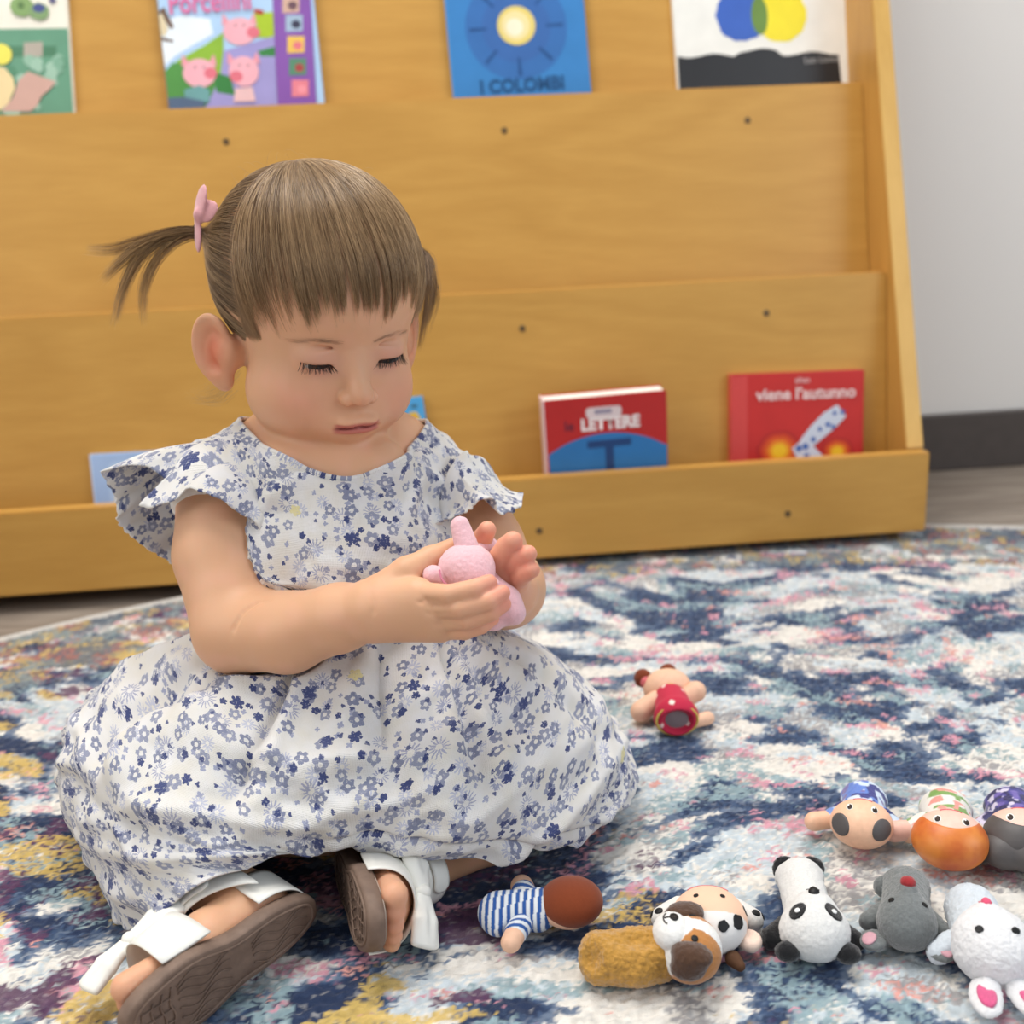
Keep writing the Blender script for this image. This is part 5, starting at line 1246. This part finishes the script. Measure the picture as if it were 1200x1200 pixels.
def band(curve_fn, wdir_fn, width, th, n=28, m=6):
    """strap: a centre curve swept with a width direction, slightly domed, closed section"""
    ts = np.linspace(0, 1, n); V = []
    for t in ts:
        c = np.asarray(curve_fn(t), float); w = np.asarray(wdir_fn(t), float); d = np.asarray(curve_fn(min(t + .01, 1)), float) - np.asarray(curve_fn(max(t - .01, 0)), float); nrm = unit(np.cross(w, d))
        wd = width(t) if callable(width) else width
        top = [c + w * wd * (k / m - .5) + nrm * th * (.5 + .5 * (1 - (2 * k / m - 1) ** 4)) for k in range(m + 1)]
        bot = [c + w * wd * (k / m - .5) for k in range(m, -1, -1)]
        V += top + bot
    k = 2 * (m + 1); F = [tuple(f) for f in grid_faces(n, k, False, True)] + [tuple(range(k)), tuple(range((n - 1) * k, n * k))[::-1]]
    return np.array(V), F
def make_sandal(o, B, bow_dir, hz, knot):
    def q(V): w_ = sand(o, B, V); w_[:, 2] = np.maximum(w_[:, 2], RUG_Z + .0005); return w_
    def add(name, V, F, mat, par, smooth=True): return own(link(name, mesh_from(q(V), F), mat, par, smooth=smooth))
    ol = outline(); n = len(ol)
    rings = [(ol * .2, 0.6), (ol * .93, 0.3), (outline(grow=-.6), .9), (ol, 2.2), (outline(grow=.3), 5.5), (ol, 8.6), (outline(grow=-1.2), 9.6), (ol * .9, 9.2), (ol * .3, 9.0)]
    V = np.concatenate([np.c_[r, np.full(n, z)] for r, z in rings]); F = [tuple(f) for f in grid_faces(len(rings), n, False, True)] + [tuple(range(n)), tuple(range((len(rings) - 1) * n, len(rings) * n))[::-1]]
    # toe spring and heel: bend the sole a little
    bend = lambda V: np.c_[V[:, 0], V[:, 1], V[:, 2] + 2.5 * (np.maximum(0, V[:, 1] - 15) / 43) ** 2]
    sole = add('sandal', bend(V), F, M_sole, child)
    # tread: rim, wavy ribs at the ball and heel, bars at the toe
    ribs = []
    rim = outline(grow=-4.2); ribs.append(tube(np.c_[np.r_[rim, rim[:2]], np.full(n + 2, .2)], .9, 6, False))
    def inside(x, y): hw = 17.5 + 4.8 * sstep(-8, 26, y) - 2.0 * math.exp(-((y + 8) / 16) ** 2); return abs(x) < (hw - 5) * max(0, 1 - (abs(y) / 55) ** 3) ** .5
    for g in range(-4, 5):
        for y0, y1 in ((-50, -14), (0, 30)):
            pts = [(g * 4.2 + 2.6 * math.sin(y * .26 + g * .8), y, .15) for y in np.linspace(y0, y1, 22)]; pts = [p for p in pts if inside(p[0], p[1])]
            if len(pts) > 4: ribs.append(tube(pts, .5, 5))
    for y in (34, 39, 44, 49): 
        hw = 18 * math.sqrt(max(0, 1 - ((y - 8) / 52) ** 2)); ribs.append(tube([(x, y + .9 * math.sin(x * .4),   .15) for x in np.linspace(-hw + 3, hw - 3, 10)], .55, 5))
    for x in (-7, 0, 7): ribs.append(tube([(x, y, .15) for y in np.linspace(33, 50, 6)], .5, 5))
    V, F = join(ribs); add('tread', bend(V), F, M_sole, sole)
    ins = outline(grow=-2.2); V = np.concatenate([np.c_[ins, np.full(n, 9.5)], np.c_[ins, np.full(n, 10.4)]]); F = [tuple(f) for f in grid_faces(2, n, False, True)] + [tuple(range(n, 2 * n))]
    add('insole', bend(V), F, M_insole, sole)
    arch = lambda y, hw, hz, z0=7.0: (lambda t: (-hw * math.cos(math.pi * t), y, z0 + hz * math.sin(math.pi * t) ** .72))
    wy = lambda t: (0, 1, -.22 * math.sin(math.pi * t))
    V, F = band(arch(18, 23.5, hz), wy, lambda t: 25 + 3 * abs(2 * t - 1), 1.5); fs = add('front_strap', V, F, M_strap, sole)
    # quarter and ankle strap
    def heel(t): a = math.pi * (t * 1.16 - .08); return (-19.5 * math.cos(a), -33 - 24 * math.sin(a), 21)
    V, F = band(heel, lambda t: (0, 0, 1), lambda t: 24 + 4 * math.sin(math.pi * t), 1.4, 30); add('heel_counter', V, F, M_strap, sole)
    def ank(t): a = math.pi * t; return (-24 * math.cos(a), -33 + 29 * math.sin(a), 24 + 29 * math.sin(a) ** .8)
    V, F = band(ank, lambda t: unit((0, -.55 * math.sin(math.pi * t), 1)), 16, 1.5, 30); st = add('ankle_strap', V, F, M_strap, sole)
    def tab(t): a = math.pi * (.42 + .42 * t); return (-25.6 * math.cos(a), -33 + 30.6 * math.sin(a), 25 + 30 * math.sin(a) ** .8)
    V, F = band(tab, lambda t: unit((0, -.5, 1)), lambda t: 11 * (1 - max(0, abs(2 * t - 1) - .8) ** 2 * 12), 1.6, 24); add('strap_tab', V, F, M_strap, st)
    # bow on the front strap
    c = np.array(knot, float); w = unit(bow_dir); upv = (CAM - o) @ B.T; upv = unit(upv - w * (upv @ w)); upv = unit(upv * .8 + np.array([0, 0, .7])); upv = unit(upv - w * (upv @ w)); s_ = np.cross(upv, w)
    f = Field(*[np.arange(-42, 43, 1.0)] * 3); f.f[:] = 30; Bw = np.array([w, s_, upv])
    parts = []
    for sg in (-1, 1):
        g = Field(*[np.arange(-40, 41, .9)] * 3); g.f[:] = 30
        for yy in np.linspace(-1, 1, 9):
            f_pad(g, lambda: g.chain([(sg * 2, yy * 2.6, 0), (sg * 16, yy * 6.2, 1.5 - 3 * yy * yy), (sg * (29 - 1.5 * yy * yy), yy * 8.2, -1.5 - 2 * yy * yy)], [2.2, 2.7, 2.2], 1.5))
        f_pad(g, lambda: g.ell((sg * 25, 0, 4.2), (15, 2.6, 2.2), None, 2.5, 'sub'))
        V, Q = g.mesh(1); parts.append((V, [tuple(x) for x in Q]))
    V, F = join(parts); bw = add('bow', c + V @ Bw, F, M_strap, fs)
    g = Field(*[np.arange(-12, 13, .8)] * 3); g.f[:] = 30; f_pad(g, lambda: g.ell((0, 0, 0), (4.4, 5.0, 5.0), None, 0)); V, Q = g.mesh(1)
    add('bow_knot', c + V @ Bw, [tuple(x) for x in Q], M_strap, fs) if False else own(link('bow_knot', mesh_from(q(c + V @ Bw), Q), M_strap, fs, smooth=True))
    return sole
make_sandal(SOR, SBR, (-.27, .96, 0), 45, (5, 24, 55))
make_sandal(SOL, SBL, (-.75, .66, 0), 29, (3, 20, 39))
# ------------------------------------------------------------------ hair, in head coordinates (millimetres: x her left, y face, z up)
rng = np.random.default_rng(11)
HO = np.array([0, -4, 16.0])
def scalp(d):
    d = d / np.linalg.norm(d, axis=-1, keepdims=True); best = 0
    for c, r in (((0, -14, 16), (65.5, 85, 71)), ((0, 26, 20), (50, 48, 46))):
        o = (HO - np.array(c)) / np.array(r); v = d / np.array(r); A = (v * v).sum(-1); Bq = (v * o).sum(-1); Cq = (o * o).sum() - 1
        best = np.maximum(best, (-Bq + np.sqrt(np.maximum(Bq * Bq - A * Cq, 0))) / A)
    return best
def sdir(x, y, z): return unit(np.array([x, y, z], float) - HO)
def slerp(a, b, t):
    a = a / np.linalg.norm(a, axis=-1, keepdims=True); b = b / np.linalg.norm(b, axis=-1, keepdims=True)
    w = np.arccos(np.clip((a * b).sum(-1), -1, 1))[..., None]; s = np.maximum(np.sin(w), 1e-5)
    return (np.sin((1 - t) * w) * a + np.sin(t * w) * b) / s
def strands_mesh(paths, r0, r1, cols, name, mat, par, sides=3):
    """paths K x S x 3 (head coordinates), tapered three-sided tubes"""
    K, S, _ = paths.shape; t = np.gradient(paths, axis=1); t /= np.maximum(np.linalg.norm(t, axis=2), 1e-6)[..., None]
    ref = paths - HO; ref /= np.linalg.norm(ref, axis=2)[..., None]; s = np.cross(t, ref); s /= np.maximum(np.linalg.norm(s, axis=2), 1e-6)[..., None]; q = np.cross(s, t)
    u = np.linspace(0, 1, S); rad = (r0[:, None] * (1 - u ** 1.5)[None] + r1[:, None] * (u ** 1.5)[None])
    V = np.stack([paths + rad[..., None] * (math.cos(a) * s + math.sin(a) * q) for a in (math.pi / 2, math.pi / 2 + 2.094, math.pi / 2 + 4.189)], 2)
    base = (np.arange(K) * S * 3)[:, None, None]; i = np.arange(S - 1)[None, :, None]; j = np.arange(3)[None, None, :]; j2 = (j + 1) % 3
    F = np.stack([base + i * 3 + j, base + i * 3 + j2, base + (i + 1) * 3 + j2, base + (i + 1) * 3 + j], -1).reshape(-1, 4)
    me = mesh_from(Hw(V.reshape(-1, 3)), F); set_col(me, np.repeat(cols.reshape(-1, 3), 3, 0))
    return own(link(name, me, mat, par, smooth=True))
def hair_mat():
    k = NT('fine_light_brown_hair'); k.set(color=k.attr(), rough=.36, spec=.45); k.b.inputs['Anisotropic'].default_value = .5; return k.m
M_hair = hair_mat()
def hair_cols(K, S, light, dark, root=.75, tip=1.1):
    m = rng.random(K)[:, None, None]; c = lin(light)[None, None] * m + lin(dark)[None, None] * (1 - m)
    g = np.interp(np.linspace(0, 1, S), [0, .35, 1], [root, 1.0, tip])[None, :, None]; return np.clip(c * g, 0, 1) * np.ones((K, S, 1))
CROWN = sdir(-6, -34, 84)
TIE_N = Hl(P(236, 273, .706)); TIE_F = np.array([-TIE_N[0] * 1.0, TIE_N[1] + 22, TIE_N[2] + 2])
S_ = 16
def lay(roots, ends, lift, wig, tip_lift=0.0, frac=None):
    """strands hugging the scalp from root direction to end direction"""
    K = len(roots); t = np.linspace(0, 1, S_)[None, :, None]; d = slerp(roots[:, None], ends[:, None], t)
    ph = rng.random((K, 1)) * 6.28; per = np.cross(ends, roots); per /= np.maximum(np.linalg.norm(per, axis=1), 1e-6)[:, None]
    d = d + per[:, None] * (wig * np.sin(t[..., 0] * 3.0 + ph) * t[..., 0])[..., None]
    R = scalp(d) + lift[:, None] * np.sin(np.clip(t[..., 0] * 1.25, 0, 1) * math.pi * .5) + tip_lift * t[..., 0] ** 2 + .3
    d /= np.linalg.norm(d, axis=2)[..., None]; return HO + d * R[..., None]
PATHS = []; COLS = []; R0 = []
# bangs: comb from the crown forward; the fringe line runs from the near temple up across the forehead
az = np.linspace(-90, 90, 13)                                             # 0 = straight ahead, negative = her right (near side)
fr_z = np.array([-6, -4, -5, 1, 11, 19, 22, 22, 20, 15, 6, -2, -8.])
def fringe(a, z):
    a = np.radians(a); x = np.sin(a); y = np.cos(a); r = 1.0
    d = np.stack([x * 62, y * 76 + 4, z], 1); return (d - HO) / np.linalg.norm(d - HO, axis=1)[:, None]
K = 8200
a = rng.uniform(-70, 88, K); a = np.where((a < -40) & (rng.random(K) < .62), rng.uniform(-20, 80, K), a); lk = np.round(a / 5.2); clump = lk * 5.2 + (vnoise(lk * 3.1, np.zeros(K), seed=9) - .5) * 4
z = np.interp(a, az, fr_z) + (vnoise(lk * 7.7, np.zeros(K) + 3, seed=19) - .5) * 15 + (vnoise(a * .16, a * 0, seed=3) - .5) * 9 + rng.normal(0, 3.0, K) + np.abs(rng.normal(0, 1.0, K)) * np.where(a < -30, 19.0, 14.0) - 4.5
ae = a + (clump - a) * .84 + rng.normal(0, .8, K)
e = fringe(ae, z)
rt = slerp(np.repeat(CROWN[None], K, 0), fringe(a * .98, z), np.clip(rng.beta(1.1, 2.2, K), 0, .72)[:, None])
rt = rt + rng.normal(0, .014, (K, 3)); p = lay(rt, e, 2.5 + 3.0 * rng.random(K), .006 + .008 * rng.random((K, 1)), -1.2)
PATHS.append(p); COLS.append(hair_cols(K, S_, (206, 172, 130), (110, 80, 52))); R0.append(np.full(K, .15))
# swept back from the parting to the bunch above each ear
for tie, sg in ((TIE_N, -1), (TIE_F, 1)):
    K = 4200
    u = rng.random(K); part_a = slerp(np.repeat(CROWN[None], K, 0), np.repeat(sdir(sg * 58, 34, -6)[None], K, 0), u[:, None])     # parting, crown to temple
    back = slerp(np.repeat(sdir(0, -60, 72)[None], K, 0), np.repeat(sdir(0, -80, -22)[None], K, 0), u[:, None])
    low = slerp(np.repeat(sdir(sg * 60, 33, -13)[None], K, 0), np.repeat(sdir(sg * 6, -78, -36)[None], K, 0), u[:, None])
    sel = rng.random(K); rt = np.where((sel < .42)[:, None], part_a, np.where((sel < .72)[:, None], back, low))
    tn = tie - HO; tn = tn / np.linalg.norm(tn); f_ = (rng.random(K) ** 1.5 * .6)[:, None]; rt = slerp(rt, np.repeat(tn[None], K, 0), f_) + rng.normal(0, .015, (K, 3))
    e = np.repeat(tn[None], K, 0) + rng.normal(0, .020, (K, 3)); p = lay(rt, e, .8 + 3.6 * rng.random(K), .004 + .006 * rng.random((K, 1)), 1.0)
    tw = sstep(.55, 1.0, np.linspace(0, 1, S_))[None, :, None]; p = p * (1 - tw) + (tie + rng.normal(0, 1.6, (K, 1, 3))) * tw
    PATHS.append(p); COLS.append(hair_cols(K, S_, (186, 153, 114), (88, 63, 42))); R0.append(np.full(K, .13))
# thin hair at the temples and in front of the ears
for sg in (-1, 1):
    K = 500; rt = np.array([sdir(sg * 62, 8 + 26 * r1, 6 + 30 * r2) for r1, r2 in rng.random((K, 2))]); e = np.array([sdir(sg * 63, 18 + 22 * r1, -26 + 10 * r2) for r1, r2 in rng.random((K, 2))])
    PATHS.append(lay(rt, e, .5 + rng.random(K), .006 + .006 * rng.random((K, 1)))); COLS.append(hair_cols(K, S_, (186, 156, 122), (150, 118, 88))); R0.append(np.full(K, .07))
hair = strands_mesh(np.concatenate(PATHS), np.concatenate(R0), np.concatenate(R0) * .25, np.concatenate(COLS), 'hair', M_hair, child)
# the near bunch: fans out and droops (control points in the picture of the head, then given depth)
def bunch(ctrls, K, spread, name, light, dark, r):
    ps = []
    for (pts, w) in ctrls:
        k = int(K * w); C_ = np.array([Hl(P(*q)) for q in pts]); n = len(C_); t = np.linspace(0, n - 1, S_)
        base = crv(C_, t); off = rng.normal(0, 1, (k, 1, 3)); g = np.interp(np.linspace(0, 1, S_), [0, .12, .6, 1], [1.5, 1.6, spread, spread * .8])[None, :, None]
        p = base[None] + off * g; ln = rng.uniform(.72, 1.0, k)
        for i in range(k): p[i] = crv(p[i], np.linspace(0, (S_ - 1) * ln[i], S_))
        ps.append(p)
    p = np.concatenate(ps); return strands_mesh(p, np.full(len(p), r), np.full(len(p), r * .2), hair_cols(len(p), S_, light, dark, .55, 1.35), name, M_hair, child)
bunch([([(236, 272, .706), (205, 272, .700), (168, 282, .696), (132, 292, .692), (100, 292, .690)], .18),
       ([(236, 272, .706), (203, 274, .700), (165, 288, .695), (138, 310, .690), (120, 328, .688)], .30),
       ([(236, 273, .706), (200, 277, .700), (165, 300, .694), (145, 338, .690), (134, 382, .688)], .28),
       ([(236, 273, .706), (208, 280, .700), (182, 304, .696), (168, 340, .693), (168, 380, .692)], .20)], 760, 2.1, 'pigtail', (206, 170, 120), (96, 68, 44), .15)
TF = Hw(TIE_F)
def tf(dx, dy, dd): 
    v = TF - CAM; d = v @ D0; x = 600 + FPX * (v @ RV) / d; y = 600 - FPX * (v @ UV) / d; return (x + dx, y + dy, d + dd)
bunch([([tf(0, 0, 0), (490, 296, .735), (500, 318, .722), (500, 352, .712), (491, 410, .706)], .6), ([tf(0, 0, 0), (494, 296, .738), (505, 325, .728), (508, 350, .722), (498, 385, .716)], .4)], 360, 2.2, 'pigtail', (150, 116, 80), (86, 62, 42), .17)
# wisps at the nape and loose flyaways
K = 46; ps = []
for i in range(K):
    r1, r2, r3 = rng.random(3); q = [(262 + 22 * r1, 425 + 40 * r2, .70), (250 + 18 * r1, 442 + 34 * r2, .703), (232 + 20 * r1, 452 + 24 * r2, .705), (214 + 36 * r1, 456 + 20 * r3, .706)]
    ps.append(crv(np.array([Hl(P(*z_)) for z_ in q]), np.linspace(0, 3, S_)))
for i in range(26):
    a0 = rng.uniform(-1, 1); d = unit(np.array([a0 * 60, -50 + 60 * rng.random(), 60]))
    c0 = HO + d * (scalp(d[None])[0] + 3); t_ = unit(np.array([rng.normal(), rng.normal(), .3])); ps.append(np.array([c0 + t_ * s0 * 10 + d * (s0 * (1 - s0)) * 9 for s0 in np.linspace(0, 1, S_)]))
ps = np.array(ps); strands_mesh(ps, np.full(len(ps), .07), np.full(len(ps), .02), hair_cols(len(ps), S_, (196, 168, 126), (150, 116, 82)), 'x', M_hair, child) if False else None
for nm, q_ in (('nape_wisps', ps[:K]), ('flyaway_hairs', ps[K:])): strands_mesh(q_, np.full(len(q_), .07), np.full(len(q_), .02), hair_cols(len(q_), S_, (196, 168, 126), (150, 116, 82)), nm, M_hair, child)
# lashes and brows
M_lash = plain('dark_lash', (36, 26, 22), .5, .3)
ps = []; rr_ = []
for s in (-1, 1):
    for i in range(52):
        x = -11.0 + 22.0 * i / 51 + rng.normal(0, .2); y0 = 51.5 + 13.8 * math.sqrt(max(0, 1 - (x / 14.0) ** 2 - .10)) + .2; z0 = -20.8 - .9 * (1 - (x / 11) ** 2) + s * .06 * x
        o = s * (x * s); ln = 6.4 + 2.4 * (abs(x) / 11) + rng.random() * 2.6 - 1.2; out = (x * s > 0)
        dx = x * .30 + rng.normal(0, .7); 
        ps.append([(s * 23 + x + dx * u, y0 + ln * (.66 * u - .22 * u * u), z0 - ln * (.92 * u - .30 * u * u)) for u in np.linspace(0, 1, S_)]); rr_.append(.15 + .1 * rng.random())
strands_mesh(np.array(ps), np.array(rr_), np.array(rr_) * .3, np.zeros((len(ps), S_, 3)), 'eyelashes', M_lash, child)
ps = []
for s in (-1, 1):
    for i in range(46):
        b = 9 + 29 * rng.random(); x = s * b; z0 = -6.0 + .02 * (b - 10) - .012 * (b - 22) ** 2 + rng.normal(0, .9)
        pts = np.array([(x + s * 5.5 * u, 90, z0 + (.5 - .9 * (b - 12) / 26) * 2.0 * u) for u in np.linspace(0, 1, S_)])
        ps.append(pts)
ps = np.array(ps); w_ = Hw(ps.reshape(-1, 3)); stp = -HB[1] * .0006
for _ in range(70):                                                       # bring each hair back onto the skin
    d = field_at(body, w_); m = d > .0002
    if not m.any(): break
    w_[m] += stp * np.clip(d[m] / .0006, .2, 2.0)[:, None]
ps = Hl(w_).reshape(ps.shape)
strands_mesh(ps, np.full(len(ps), .05), np.full(len(ps), .02), hair_cols(len(ps), S_, (184, 144, 112), (150, 114, 84)), 'eyebrows', M_hair, child)
# pink felt hair bows and dark ties
M_bow = fuzzy('dusty_pink_velvet', (226, 166, 170), .2, .5, .05, 900); M_tie = plain('dark_elastic', (44, 36, 34), .7)
def blob(name, prims, mat, par, res=.0009, k=.002):
    pts = []
    for q in prims:
        if q[0] == 'e': pts += [np.array(q[1]) - max(q[2]), np.array(q[1]) + max(q[2])]
        elif q[0] == 'c': R = max(q[3], q[4]); pts += [np.minimum(q[1], q[2]) - R, np.maximum(q[1], q[2]) + R]
    pts = np.array(pts); f = Field(*[np.arange(l, h + res, res) for l, h in zip(pts.min(0) - .003, pts.max(0) + .003)])
    for q in prims:
        if q[0] == 'e': f.ell(q[1], q[2], q[3] if len(q) > 3 else None, k)
        elif q[0] == '-e': f.ell(q[1], q[2], q[3] if len(q) > 3 else None, k, 'sub')
        elif q[0] == 'c': f.capsule(q[1], q[2], q[3], q[4], k)
    V, Q = f.mesh(1); return V, Q
def leaf(p, q, w, th, face):
    """a flat felt petal from p to q"""
    a = unit(q - p); n = np.asarray(face, float); n = unit(n - a * (n @ a)); return ('e', (p + q) / 2, (np.linalg.norm(q - p) / 2, w, th), np.array([a, np.cross(n, a), n]))
vw = unit(CAM - P(236, 250, .7)); side = unit(vw + RV * -1.6)
V, Q = blob('bow', [leaf(P(230, 262, .700), P(240, 216, .690), .0078, .0016, side), leaf(P(231, 256, .700), P(233, 296, .700), .0060, .0016, side), leaf(P(231, 252, .698), P(256, 243, .688), .0072, .0016, unit(vw + UV * .3)), ('e', P(233, 252, .696), (.0036, .0036, .0045))], M_bow, child)
own(link('hair_bow', mesh_from(V, Q), M_bow, child, smooth=True))
x, y, d = tf(0, 0, 0)
V, Q = blob('bow', [leaf(P(x, y, d - .004), P(x + 16, y - 22, d - .006), .0065, .0022, RV), leaf(P(x, y, d - .004), P(x + 14, y + 14, d - .006), .0060, .0022, RV), ('e', P(x + 4, y - 2, d - .006), (.004,) * 3)], M_bow, child)
own(link('hair_bow', mesh_from(V, Q), M_bow, child, smooth=True))
for c, ax_ in ((P(230, 273, .705), unit(P(210, 273, .7) - P(236, 272, .706))), (P(x, y, d), unit(P(x + 20, y + 6, d) - P(x, y, d)))):
    b1 = unit(np.cross(ax_, ZD)); b2 = np.cross(ax_, b1); an = np.linspace(0, 2 * math.pi, 25)
    V, F = tube([c + .0042 * (math.cos(t) * b1 + math.sin(t) * b2) for t in an], .0014, 8, False, up=ax_); own(link('hair_tie', mesh_from(V, F), M_tie, child, smooth=True))
# ------------------------------------------------------------------ pink plush held in both hands
M_pink = fuzzy('baby_pink_plush', (246, 196, 202), .45, .5, .06, 900)
pc = P(547, 664, .5915)
plush = empty('finger_puppet', tuple(pc), 'pale pink plush puppet held in the toddler\u2019s two hands', 'finger puppet', 'finger puppets on the rug')
del plush['group']
def pk(name, prims, par=None, k=.003, fz=.0005):
    V, Q = blob(name, prims, M_pink, par, .0008, k); N = normals(V, Q)
    V = V + N * ((vnoise(V[:, 0] * 900, V[:, 1] * 900, V[:, 2] * 900, 5) - .5) * fz)[:, None]
    o = link(name, mesh_from(V, Q), M_pink, par or plush, smooth=True)
    if o.parent is plush: o.matrix_parent_inverse = Matrix.Translation(plush.location).inverted()
    return o
RB = np.array([RV, UV, -D0])
hd_ = pk('head', [('e', P(547, 665, .5915), (.0158, .0135, .0150), RB), ('e', P(556, 678, .585), (.0098, .0080, .0085), RB)], k=.006)
pk('ear', [('c', P(547, 641, .592), P(539, 616, .594), .0066, .0054)], hd_)
pk('ear', [('c', P(560, 648, .604), P(574, 640, .612), .0055, .005)], hd_)
pk('snout', [('c', P(566, 682, .582), P(576, 686, .580), .0062, .0048)], hd_)
pk('arm', [('c', P(522, 676, .588), P(507, 674, .588), .0056, .0056)])
pk('body', [('c', P(562, 684, .598), P(590, 708, .594), .0105, .0100), ('c', P(590, 708, .594), P(602, 719, .591), .0095, .0066), ('c', P(584, 712, .594), P(578, 727, .592), .0085, .0062)], k=.005)
line = [P(515, 668, .582), P(517, 677, .579), P(522, 684, .577), P(530, 688, .5765)]
V, F = tube(crv(np.array(line), np.linspace(0, 3, 14)), .0006, 6, up=D0); o = link('seam', mesh_from(V, F), plain('mauve_seam', (196, 120, 140), .8), hd_)
